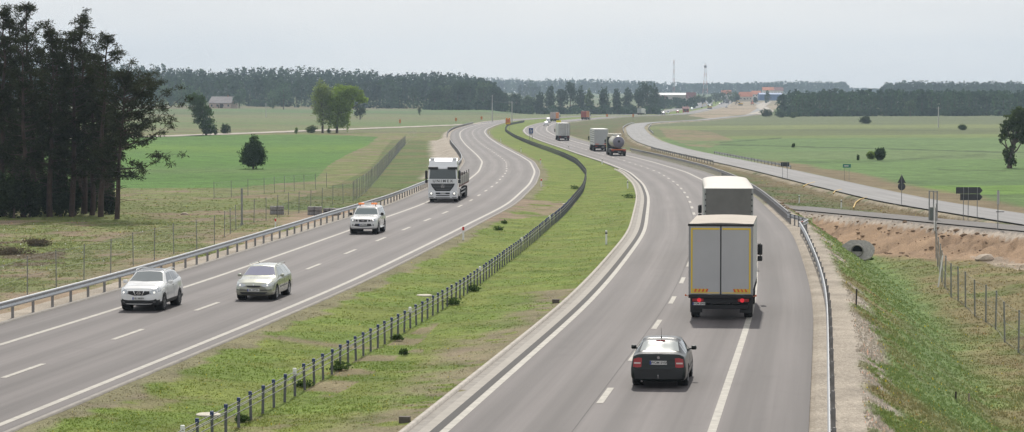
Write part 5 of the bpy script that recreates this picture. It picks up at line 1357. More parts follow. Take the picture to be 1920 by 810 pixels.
    mirrors(o, .86, L / 2 - 1.75, 1.0, M_DG)
    MB().tube([(0, 0, 0), (0, -.1, -.01)], .03, 8).build("exhaust", M_CHROME, o, 50).location = (-.5, -L / 2 + .06, .24)
liftback()

def front_lamp(sk, o, sg, top, bot, lamp):
    h = sk.decal("headlight", M_LENS, o, '+y', [(sg * a, b) for a, b in top], [(sg * a, b) for a, b in bot], .010, 8, 5, .05)
    hit_ = sk.t.ray_cast(Vector((sg * lamp[0], 6, lamp[1])), Vector((0, -1, 0)))[0]
    if hit_: MB().lathe([(-.03, lamp[2]), (.02, lamp[2]), (.028, .0001)], 16, 'y').build("lamp", M_LIT, h, 50).location = hit_ + Vector((0, .008, 0))
# ---- white crossover with a black lower edge and glass roof
M_WHITE_P = mat("white_car_paint", (.70, .70, .69), .25, coat=1.0)
def crossover():
    L = 4.33; o = place("crossover_car", "white crossover with dark glass roof, oncoming nearest the camera beside the left guardrail", "car", XL_T, -5.75, 107.4, False)
    St = [(0, .30, .64, .5, .60, .72, .50, .84, .02), (.10, .24, .79, .55, .76, .84, .64, .93, .03), (.42, .22, .87, .60, .84, .94, .73, 1.02, .04), (1.0, .22, .885, .64, .86, 1.02, .77, 1.09, .045), (1.14, .22, .885, .64, .86, 1.04, .76, 1.12, .045),
          (1.92, .22, .885, .66, .855, 1.06, .61, 1.53, .05), (2.5, .22, .885, .66, .85, 1.08, .62, 1.57, .045), (3.2, .22, .885, .68, .85, 1.12, .61, 1.55, .045), (3.8, .22, .885, .70, .84, 1.16, .58, 1.47, .045), (4.08, .24, .875, .70, .81, 1.14, .58, 1.24, .03), (4.25, .26, .86, .64, .78, .95, .62, 1.02, .02), (4.33, .34, .78, .55, .72, .80, .6, .86, .0)]
    me = body_mesh("body", L, St, M_WHITE_P); sk = Skin(me); rw = .345; wl = [(sx * .765, y) for sx in (-1, 1) for y in (L / 2 - .86, L / 2 - 3.49)]
    me = cut_wells(me, wl, rw + .055); split_low(me, .43, "lower_cladding", M_BLACK, o, lambda c: c.z < .44 or (c.z < .50 and c.y > L / 2 - .3)); car_parts(o, me, M_WHITE_P, wl, rw, 1.78)
    for x, y in wl: wheel(o, x * 1.015, y, rw, .215, M_RIMD, 5)
    sk.decal("windscreen", mat("reflective_windscreen", (.11, .13, .13), .07, .2, spec=.9, coat=1.0), o, '+z', [(-.55, L / 2 - 1.86), (.55, L / 2 - 1.86)], [(-.71, L / 2 - 1.24), (0, L / 2 - 1.14), (.71, L / 2 - 1.24)], .006, 14, 6)
    sk.decal("glass_roof", mat("roof_glass", (.055, .06, .07), .25, spec=.6), o, '+z', [(-.56, L / 2 - 3.6), (.56, L / 2 - 3.6)], [(-.57, L / 2 - 1.98), (.57, L / 2 - 1.98)], .006, 8, 10)
    for sg, ax in ((1, '+x'), (-1, '-x')):
        sk.decal("side_window", M_GLASS, o, ax, [(L / 2 - 1.98, 1.47), (L / 2 - 2.46, 1.50)], [(L / 2 - 1.50, 1.11), (L / 2 - 2.46, 1.13)], .006, 8, 5)
        sk.decal("side_window", M_GLASS, o, ax, [(L / 2 - 2.53, 1.50), (L / 2 - 3.28, 1.48)], [(L / 2 - 2.53, 1.13), (L / 2 - 3.36, 1.18)], .006, 8, 5)
        sk.decal("side_window", M_GLASS, o, ax, [(L / 2 - 3.36, 1.46), (L / 2 - 3.66, 1.42)], [(L / 2 - 3.44, 1.20), (L / 2 - 3.84, 1.24)], .006, 6, 4)
        for yy in (1.42, 2.49, 3.42): sk.decal("door_line", M_GREYP, o, ax, [(L / 2 - yy, 1.08), (L / 2 - yy - .014, 1.08)], [(L / 2 - yy, .44), (L / 2 - yy - .014, .44)], .003, 2, 8)
        sk.decal("door_handle", M_CHROME, o, ax, [(L / 2 - 2.25, .99), (L / 2 - 2.42, .99)], [(L / 2 - 2.25, .955), (L / 2 - 2.42, .955)], .03, 4, 2)
        front_lamp(sk, o, sg, [(.47, .84), (.62, .93), (.82, 1.0)], [(.46, .72), (.62, .73), (.83, .82)], (.64, .79, .042))
        MB().tube([(sg * .60, L / 2 - 1.98, 1.575), (sg * .615, L / 2 - 2.1, 1.615), (sg * .62, L / 2 - 2.9, 1.64), (sg * .60, L / 2 - 3.62, 1.59), (sg * .585, L / 2 - 3.75, 1.53)], .017, 8).build("roof_rail", M_WHITE_P, o, 60)
        sk.decal("fog_lamp", M_GREYP, o, '+y', [(sg * .60, .43), (sg * .70, .43)], [(sg * .60, .37), (sg * .70, .37)], .02, 5, 3)
        sk.decal("tail_light", M_TAIL, o, '-y', [(sg * .6, 1.0), (sg * .78, 1.0)], [(sg * .62, .86), (sg * .8, .86)], .012, 5, 3)
    g = sk.decal("grille", M_BLACK, o, '+y', [(-.45, .85), (.45, .85)], [(-.45, .73), (-.2, .66), (.2, .66), (.45, .73)], .008, 14, 4)
    for sg in (-1, 1): sk.decal("chrome_bar", M_CHROME, g, '+y', [(sg * .24, .86), (sg * .20, .86)], [(sg * .15, .64), (sg * .11, .64)], .022, 3, 5)
    h_ = sk.t.ray_cast(Vector((0, 6, .765)), Vector((0, -1, 0)))[0]
    bdg = MB().lathe([(.0, .075), (.012, .075), (.012, .055), (0, .055), (0, .075)], 24, 'y').box(-.10, .10, 0, .016, -.017, .017).build("badge", M_CHROME, g, 40); bdg.location = h_ + Vector((0, .012, 0))
    sk.decal("lower_grille", M_BLACK, o, '+y', [(-.74, .50), (-.46, .47), (.46, .47), (.74, .50)], [(-.70, .28), (.70, .28)], .012, 16, 4)
    plate(o, (0, L / 2 + .015, .545), 1, "EL 3605V")
    sk.decal("rear_window", M_GLASS, o, '-y', [(-.5, 1.42), (.5, 1.42)], [(-.58, 1.2), (.58, 1.2)], .006, 8, 3)
    mirrors(o, .87, L / 2 - 1.52, 1.13, M_WHITE_P, 1.1)
    MB().box(-.34, .34, 0, .01, -.008, .008).build("wiper", M_BLACK, o).location = (.1, L / 2 - 1.26, 1.155)
crossover()

# ---- pale gold-green estate
M_CHAMP = mat("pale_champagne_metallic", (.36, .37, .30), .25, .45, coat=1.0)
def estate():
    L = 4.70; o = place("estate_car", "pale champagne estate car with lit headlights, oncoming in the inner left lane", "car", XL_T, -2.2, 113.5, False)
    St = [(0, .30, .62, .45, .58, .58, .5, .66, .02), (.12, .22, .79, .50, .75, .68, .64, .76, .03), (.5, .19, .86, .55, .83, .80, .72, .87, .035), (1.1, .18, .88, .58, .85, .90, .76, .96, .04), (1.22, .18, .88, .58, .85, .91, .75, .98, .04),
          (1.98, .18, .88, .60, .845, .95, .59, 1.38, .05), (2.5, .18, .88, .60, .84, .97, .60, 1.42, .045), (3.4, .18, .88, .62, .84, .99, .59, 1.41, .045), (4.15, .18, .88, .62, .83, 1.01, .56, 1.35, .04), (4.5, .22, .86, .62, .79, .98, .60, 1.08, .03), (4.64, .24, .84, .58, .76, .84, .62, .92, .01), (4.70, .32, .76, .5, .72, .68, .6, .76, .0)]
    me = body_mesh("body", L, St, M_CHAMP); sk = Skin(me); rw = .32; wl = [(sx * .76, y) for sx in (-1, 1) for y in (L / 2 - .93, L / 2 - 3.68)]
    me = cut_wells(me, wl, rw + .05); car_parts(o, me, M_CHAMP, wl, rw, 1.77)
    for x, y in wl: wheel(o, x * 1.015, y, rw, .205, M_RIM, 7)
    sk.decal("windscreen", M_GLASS_B, o, '+z', [(-.53, L / 2 - 1.92), (.53, L / 2 - 1.92)], [(-.70, L / 2 - 1.32), (0, L / 2 - 1.24), (.70, L / 2 - 1.32)], .006, 14, 6)
    for sg, ax in ((1, '+x'), (-1, '-x')):
        for a0, a1, b0, b1 in ((2.02, 2.56, 1.55, 2.58), (2.63, 3.42, 2.63, 3.50), (3.50, 4.08, 3.58, 4.26)):
            sk.decal("side_window", mat("pale_side_glass", (.12, .15, .14), .08, .2, spec=.9, coat=1.0), o, ax, [(L / 2 - a0, 1.345), (L / 2 - a1, 1.345)], [(L / 2 - b0, 1.0), (L / 2 - b1, 1.03)], .006, 8, 5)
        for yy in (1.45, 2.60, 3.54): sk.decal("door_line", M_INK, o, ax, [(L / 2 - yy, .98), (L / 2 - yy - .012, .98)], [(L / 2 - yy, .3), (L / 2 - yy - .012, .3)], .003, 2, 8)
        sk.decal("rub_strip", M_GREYP, o, ax, [(L / 2 - 1.5, .56), (L / 2 - 3.2, .58)], [(L / 2 - 1.5, .51), (L / 2 - 3.2, .53)], .012, 8, 2)
        front_lamp(sk, o, sg, [(.34, .70), (.55, .76), (.80, .80)], [(.38, .61), (.6, .61), (.82, .68)], (.60, .68, .035))
        MB().tube([(sg * .59, L / 2 - 2.05, 1.43), (sg * .60, L / 2 - 2.2, 1.48), (sg * .60, L / 2 - 3.9, 1.475), (sg * .57, L / 2 - 4.1, 1.41)], .018, 8).build("roof_rail", M_CHAMP, o, 60)
        sk.decal("bumper_strip", M_BLACK, o, '+y', [(sg * .30, .49), (sg * .78, .50)], [(sg * .30, .455), (sg * .78, .465)], .014, 8, 2)
        sk.decal("tail_light", M_TAIL, o, '-y', [(sg * .66, .95), (sg * .76, .95)], [(sg * .66, .75), (sg * .78, .75)], .012, 4, 3)
    sk.decal("grille", M_BLACK, o, '+y', [(-.31, .665), (.31, .665)], [(-.27, .60), (0, .585), (.27, .60)], .012, 10, 3)
    sk.decal("lower_grille", M_BLACK, o, '+y', [(-.62, .385), (.62, .385)], [(-.50, .30), (.50, .30)], .012, 10, 3)
    sk.decal("badge", M_CHROME, o, '+y', [(-.0, .735), (.035, .70)], [(-.035, .70), (0, .665)], .02, 2, 2)
    plate(o, (0, L / 2 + .01, .47), 1, "EL 18T7A")
    sk.decal("rear_window", M_GLASS, o, '-y', [(-.5, 1.3), (.5, 1.3)], [(-.58, 1.08), (.58, 1.08)], .006, 8, 3)
    mirrors(o, .87, L / 2 - 1.62, 1.02, M_CHAMP)
    for s_ in (-.3, .3): MB().box(-.26, .26, 0, .01, -.008, .008).build("wiper", M_BLACK, o).location = (s_, L / 2 - 1.33, 1.03)
estate()

# ---- white off-roader with an amber beacon bar
def offroader():
    L = 4.74; o = place("offroad_car", "white off-road car with an orange beacon bar on its roof, behind the guardrail curve", "car", XL_T, -5.45, 167.2, False)
    St = [(0, .42, .70, .6, .68, .86, .62, .98, .01), (.10, .34, .84, .62, .82, .92, .74, 1.02, .02), (.5, .30, .91, .66, .89, 1.03, .80, 1.10, .03), (1.25, .30, .92, .68, .90, 1.08, .81, 1.15, .04), (1.36, .30, .92, .68, .90, 1.09, .80, 1.17, .04),
          (1.98, .30, .92, .70, .885, 1.12, .68, 1.66, .05), (2.4, .30, .92, .70, .88, 1.13, .69, 1.72, .045), (3.5, .30, .92, .70, .88, 1.14, .69, 1.73, .04), (4.35, .30, .92, .70, .87, 1.14, .67, 1.68, .04), (4.60, .32, .91, .68, .85, 1.10, .70, 1.30, .03), (4.70, .36, .88, .62, .82, .98, .74, 1.05, .01), (4.74, .46, .84, .6, .8, .8, .76, .86, .0)]
    me = body_mesh("body", L, St, M_WHITE_P); sk = Skin(me); rw = .38; wl = [(sx * .79, y) for sx in (-1, 1) for y in (L / 2 - .90, L / 2 - 3.75)]
    me = cut_wells(me, wl, rw + .08); car_parts(o, me, M_WHITE_P, wl, rw + .02, 1.85)
    for x, y in wl: wheel(o, x * 1.02, y, rw, .25, M_RIM, 6)
    sk.decal("windscreen", mat("green_grey_glass", (.10, .13, .13), .08, .15, spec=.9, coat=1.0), o, '+y', [(-.62, 1.63), (.62, 1.63)], [(-.76, 1.23), (.76, 1.23)], .008, 12, 5)
    for sg, ax in ((1, '+x'), (-1, '-x')):
        for a0, a1, b0, b1 in ((2.02, 2.58, 1.66, 2.58), (2.65, 3.40, 2.65, 3.44), (3.50, 4.30, 3.52, 4.42)):
            sk.decal("side_window", M_GLASS, o, ax, [(L / 2 - a0, 1.62), (L / 2 - a1, 1.63)], [(L / 2 - b0, 1.19), (L / 2 - b1, 1.19)], .006, 8, 5)
        for yy in (1.55, 2.61, 3.46): sk.decal("door_line", M_GREYP, o, ax, [(L / 2 - yy, 1.15), (L / 2 - yy - .014, 1.15)], [(L / 2 - yy, .42), (L / 2 - yy - .014, .42)], .003, 2, 8)
        front_lamp(sk, o, sg, [(.52, 1.0), (.80, .99)], [(.52, .83), (.83, .83)], (.66, .91, .045))
        sk.decal("fog_lamp", M_BLACK, o, '+y', [(sg * .62, .64), (sg * .70, .64)], [(sg * .62, .56), (sg * .70, .56)], .012, 4, 3)
        MB().rbox(min(sg * .86, sg * .99), max(sg * .86, sg * .99), L / 2 - 3.2, L / 2 - 1.45, .36, .42, .02).build("side_step", M_RIM, o)
        MB().rbox(min(sg * .93, sg * 1.12), max(sg * .93, sg * 1.12), L / 2 - 1.72, L / 2 - 1.60, 1.14, 1.34, .04).rbox(min(sg * .86, sg * .96), max(sg * .86, sg * .96), L / 2 - 1.68, L / 2 - 1.64, 1.2, 1.24, .01).build("wing_mirror", M_BLACK, o, 50)
        sk.decal("side_grille", M_BLACK, o, '+y', [(sg * .37, 1.0), (sg * .47, 1.0)], [(sg * .34, .83), (sg * .48, .83)], .010, 5, 3)
    g = sk.decal("grille", M_BLACK, o, '+y', [(-.29, 1.0), (.29, 1.0)], [(-.25, .80), (.25, .80)], .010, 10, 3)
    h_ = sk.t.ray_cast(Vector((0, 6, .905)), Vector((0, -1, 0)))[0]
    MB().lathe([(.0, .075), (.012, .075), (.012, .055), (0, .055), (0, .075)], 24, 'y').box(-.10, .10, 0, .016, -.017, .017).build("badge", M_CHROME, g, 40).location = h_ + Vector((0, .014, 0))
    sk.decal("lower_grille", M_BLACK, o, '+y', [(-.50, .68), (.50, .68)], [(-.58, .54), (-.3, .50), (.3, .50), (.58, .54)], .010, 10, 3)
    plate(o, (0, L / 2 + .02, .62), 1, "WB 7340L")
    b = MB().rbox(-.22, .22, -.13, .13, 0, .11, .04).build("beacon_bar", mat("beacon_clear", (.6, .58, .52), .3, coat=.5), o, 50); b.location = (0, L / 2 - 2.35, 1.82)
    for sg in (-1, 1): MB().rbox(min(sg * .23, sg * .62), max(sg * .23, sg * .62), -.14, .14, 0, .12, .05).build("amber_beacon", mat("amber_beacon", (.80, .20, .03), .3, coat=.6, emit=((1, .3, .05), .25)), b, 50)
    for sg in (-1, 1): MB().box(sg * .5 - .02, sg * .5 + .02, -.03, .03, -.1, .02).build("bracket", M_BLACK, b)
    MB().tube([(0, 0, 0), (0, -.1, .35)], .008, 5).build("aerial", M_BLACK, o).location = (-.4, L / 2 - 2.2, 1.76)
offroader()

# ================================================================== lorries
M_CHAS = mat("chassis_black", (.018, .018, .02), .7, .2); M_TARPG = mat("dark_grey_tarpaulin", (.16, .158, .148), .75, var=.12, scale=1.2, bump=.25, bscale=2.0)
def truck_wheels(o, ys, w_=2.5, r=.50, single=()):
    for y in ys:
        for sg in (-1, 1): wheel(o, sg * (w_ / 2 - .19), y, r, .34, M_RIMD, 8)
        MB().tube([(-w_ / 2 + .3, y, r), (w_ / 2 - .3, y, r)], .07, 8).build("axle", M_CHAS, o)
def chassis(o, y0, y1, z=1.0, w_=.42):
    b = MB()
    for sg in (-1, 1): b.box(sg * w_ - .05, sg * w_ + .05, y0, y1, z - .26, z)
    for k in range(int((y1 - y0) / 1.2)): b.box(-w_, w_, y0 + .4 + k * 1.2, y0 + .48 + k * 1.2, z - .2, z - .04)
    b.build("chassis", M_CHAS, o)
def cab(o, yb, yf, H, m, w_=2.46, z0=.36, glass=M_GLASS, fair=None, mir=(True, True), door=True):
    """plain cab-over cab from yb (back) to yf (front)"""
    rk = .16
    pf = [(yb, z0 + .5), (yf - .25, z0), (yf, z0 + .06), (yf, 1.75), (yf - rk, H - .45), (yf - rk - .35, H), (yb, H)]
    MB().prism(pf, 'x', -w_ / 2, w_ / 2).build("cab", m, o)
    M = lambda z: yf - max(0, (z - 1.75) / (H - .45 - 1.75)) * rk
    zb, zt_ = 1.85, min(2.75, H - .55)
    V = [(-w_ / 2 + .1, M(zb) + .012, zb), (w_ / 2 - .1, M(zb) + .012, zb), (w_ / 2 - .16, M(zt_) + .012, zt_), (-w_ / 2 + .16, M(zt_) + .012, zt_)]
    V += [(x, y - .03, z) for x, y, z in V]
    MB().add(V, [(0, 1, 2, 3), (4, 7, 6, 5), (0, 4, 5, 1), (1, 5, 6, 2), (2, 6, 7, 3), (3, 7, 4, 0)]).build("windscreen", glass, o)
    for sg in (-1, 1):
        x = sg * w_ / 2
        MB().box(min(x - sg * .02, x + sg * .008), max(x - sg * .02, x + sg * .008), yf - 1.15, yf - .32, 1.85, 2.6).build("side_window", glass, o)
        if mir[0 if sg < 0 else 1]:
            a, b = sorted((x + sg * .08, x + sg * .30)); MB().rbox(a, b, yf - .22, yf - .06, 2.05, 2.52, .05).rbox(a, b, yf - .22, yf - .08, 1.78, 2.0, .05).tube([(x - sg * .05, yf - .15, 2.55), (x + sg * .2, yf - .15, 2.55), (x + sg * .2, yf - .15, 1.8), (x - sg * .05, yf - .15, 1.8)], .02, 6).build("wing_mirror", M_BLACK, o, 50)
def rear_lights(o, y, z, xs, lit=True, w_=.20, h_=.12):
    for sg in (-1, 1):
        l_ = MB().rbox(sg * xs - w_ * 1.1, sg * xs + w_ * 1.1, y - .04, y, z - h_ / 2, z + h_ / 2, .02).build("tail_light", M_TAIL, o)
        if lit: MB().lathe([(-.03, .0001), (-.03, .085), (.0, .085)], 16, 'y').build("brake_lamp", M_TAILLIT, l_, 50).location = (sg * (xs - .05), y - .02, z)

# ---- box lorry with yellow outline, seen from behind
def box_lorry():
    L = 7.3; yr = 0.0
    o = place("box_lorry", "grey curtain-sided lorry with yellow outlined rear doors and lit brake lamps, nearest on the right", "lorry", XR_T, 5.95, 102.5, True)
    w_, z0, z1 = 2.55, 1.02, 3.80
    M_SIDE = mat("pale_grey_curtain", (.46, .46, .45), .7, var=.08, scale=1.0); M_DOOR = mat("grey_aluminium_door", (.44, .44, .445), .55, .2, var=.05, scale=.8); M_ROOFC = mat("cream_canvas_roof", (.41, .365, .31), .8, var=.08, scale=.8, bump=.3, bscale=1.0)
    bx = MB().box(-w_ / 2, w_ / 2, .03, L, z0, z1 - .02).build("box_body", M_SIDE, o)
    # wavy cream roof
    V = []; Fc = []; nx, ny = 14, 24
    for j in range(ny + 1):
        for i in range(nx + 1):
            x = -w_ / 2 + w_ * i / nx; y = .02 + (L - .02) * j / ny; V.append((x, y, z1 + .02 + .05 * math.sin(math.pi * i / nx) + .025 * math.sin(j / ny * 8 * math.pi) * math.sin(math.pi * i / nx)))
    for j in range(ny):
        for i in range(nx): a = j * (nx + 1) + i; Fc.append((a, a + 1, a + nx + 2, a + nx + 1))
    MB().add(V, Fc).build("roof", M_ROOFC, o, 60)
    MB().rbox(-w_ / 2 - .03, w_ / 2 + .03, -.05, .06, z1 - .06, z1 + .04, .02).build("roof_edge", M_BLACK, o)
    for sg in (-1, 1): MB().box(*sorted((sg * w_ / 2, sg * (w_ / 2 - .06))), -.03, .03, z0, z1 - .06).build("rear_post", mat("frame_grey", (.30, .30, .30), .5, .4), o)
    for sg in (-1, 1):
        d = MB(); a, b = sorted((sg * .022, sg * (w_ / 2 - .065))); n = 11; wd = (b - a) / n                      # corrugated door leaf
        for k in range(n):
            x0 = a + k * wd; d.box(x0, x0 + wd * .86, -.022, .02, z0 + .02, z1 - .07); d.box(x0 + wd * .86, x0 + wd, -.014, .02, z0 + .02, z1 - .07)
        dr = d.build("rear_door", M_DOOR, o)
        xa, xb = sorted((sg * .05, sg * (w_ / 2 - .10)))
        ym = mat("yellow_reflective_tape", (.72, .50, .03), .45)
        xo = sg * (w_ / 2 - .125)
        MB().box(xa, xb, -.030, -.0225, z1 - .20, z1 - .135).box(*sorted((xo - .03, xo + .03)), -.0295, -.0225, z0 + .06, z1 - .2).box(xa, xb, -.030, -.0225, z0 + .05, z0 + .085).build("reflective_tape", ym, dr)
        hb = MB(); x0 = sg * (w_ / 2 - .62); 
        pl = MB().box(*sorted((sg * (w_ / 2 - .17), sg * (w_ / 2 - .76))), -.036, -.0305, z0 + .10, z0 + .23).build("hazard_board", mat("hazard_yellow", (.66, .45, .04), .45), dr)
        for k in range(4):
            xs_ = sg * (w_ / 2 - .22 - k * .15); hb.add([(xs_, -.0405, z0 + .105), (xs_ - sg * .07, -.0405, z0 + .105), (xs_ - sg * .12, -.0405, z0 + .225), (xs_ - sg * .05, -.0405, z0 + .225), (xs_, -.037, z0 + .105), (xs_ - sg * .07, -.037, z0 + .105), (xs_ - sg * .12, -.037, z0 + .225), (xs_ - sg * .05, -.037, z0 + .225)], [(0, 1, 2, 3), (4, 7, 6, 5), (0, 4, 5, 1), (1, 5, 6, 2), (2, 6, 7, 3), (3, 7, 4, 0)])
        hb.build("hazard_stripe", mat("hazard_red", (.62, .10, .03), .45), pl)
    MB().box(-.022, .022, -.035, .02, z0, z1 - .06).build("centre_seal", M_BLACK, o)
    # tarpaulin buckles down the sides
    for sg in (-1, 1):
        b = MB()
        for k in range(14): b.box(*sorted((sg * (w_ / 2), sg * (w_ / 2 + .012))), .35 + k * .5, .39 + k * .5, z0 - .02, z0 + .22)
        b.build("curtain_strap", M_BLACK, o)
    MB().rbox(-w_ / 2, w_ / 2, -.10, .05, z0 - .14, z0 - .005, .02).build("rear_sill", M_CHAS, o)
    chassis(o, .1, L + .5, z0 - .15)
    MB().rbox(-1.12, 1.12, -.02, .12, .68, z0 - .14, .02).build("lamp_carrier", M_CHAS, o); rear_lights(o, -.02, .80, .90)
    MB().rbox(-1.08, 1.08, .0, .12, .44, .60, .02).build("underrun_bar", M_CHAS, o)
    for sg in (-1, 1): MB().box(sg * .98 - .24, sg * .98 + .24, .28, .30, .28, .9).build("mudflap", M_BLACK, o); MB().tube([(sg * 1.2, -.02, .92), (sg * 1.38, -.03, .99)], .015, 6).rbox(sg * 1.39 - .03, sg * 1.39 + .03, -.06, -.01, .95, 1.03, .01).build("marker_lamp", mat("marker_orange", (.5, .12, .04), .5), o)
    plate(o, (-.86, -.035, .655), -1, "WGM 20450", .5, .11)
    truck_wheels(o, [1.55], 2.5, .47); truck_wheels(o, [L + .9], 2.4, .47)
    cab(o, L + .15, L + 2.0, 2.9, mat("white_cab", (.6, .6, .6), .35, coat=.6), 2.35)
box_lorry()

# ---- curtain trailer with arched white roof
def arched_lorry():
    L = 13.6
    o = place("curtain_lorry", "lorry with dark grey tarpaulin back and arched white roof, ahead of the yellow outlined one", "lorry", XR_T, 5.65, 134.3, True, 1.5)
    w_, z0, z1 = 2.55, 1.15, 4.10
    n = 16; prof = [(-w_ / 2, z0), (w_ / 2, z0), (w_ / 2, z1)] + [(w_ / 2 * math.cos(math.pi * k / n), z1 + .0 + .30 * math.sin(math.pi * k / n) ** .8) for k in range(1, n)] + [(-w_ / 2, z1)]
    MS = mat("light_grey_side_tarp", (.33, .34, .33), .7, var=.08, scale=1.0, bump=.2, bscale=2)
    MB().box(-w_ / 2, w_ / 2, .02, L, z0, z1 - .01).build("side_curtain", MS, o)
    V = []; Fc = []; pr = [(-w_ / 2 - .015, z1 - .02)] + [(-w_ / 2 * math.cos(math.pi * k / n) * 1.012, z1 + .22 * math.sin(math.pi * k / n) ** .75) for k in range(1, n)] + [(w_ / 2 + .015, z1 - .02)]
    ny = 30
    for j in range(ny + 1):
        y = L * j / ny; rise = sstep(0, .16, j / ny) * (1 + .04 * math.sin(j * 1.9)) * .96 + .02
        for x, z in pr: V.append((x, y, z1 - .02 + (z - z1 + .02) * rise))
    c = len(pr)
    for j in range(ny):
        for i in range(c - 1): a = j * c + i; Fc.append((a, a + 1, a + c + 1, a + c))
    MB().add(V, Fc).build("arched_roof", mat("white_tarp_roof", (.50, .475, .435), .65, var=.04, scale=1), o, 60)
    MB().box(-w_ / 2 + .09, w_ / 2 - .09, -.02, .02, z0, z1 - .03).build("rear_tarpaulin", M_TARPG, o)
    for sg in (-1, 1):
        b = MB(); e = MB().box(*sorted((sg * (w_ / 2), sg * (w_ / 2 - .09))), -.01, .03, z0, z1 - .03).build("rear_post", MS, o)
        for k in range(9): b.rbox(sg * (w_ / 2 - .075) - .03, sg * (w_ / 2 - .075) + .03, -.045, -.01, z0 + .2 + k * .3, z0 + .28 + k * .3, .01)
        b.build("buckle", M_BLACK, e)
    chassis(o, .1, L, z0 - .02); MB().rbox(-1.2, 1.2, -.05, .1, .62, .78, .02).build("underrun_bar", M_CHAS, o); rear_lights(o, -.05, .95, .95, False)
    plate(o, (0, -.06, .86), -1, "WGM 71K5", .5, .11)
    truck_wheels(o, [2.4, 3.7, 5.0], 2.5, .5); truck_wheels(o, [L - .6, L + 2.9], 2.45, .5)
    chassis(o, L - 1.5, L + 2.6, .95); cab(o, L + .9, L + 3.05, 3.3, mat("white_cab", (.6, .6, .6), .35, coat=.6), 2.42, mir=(True, False))
arched_lorry()

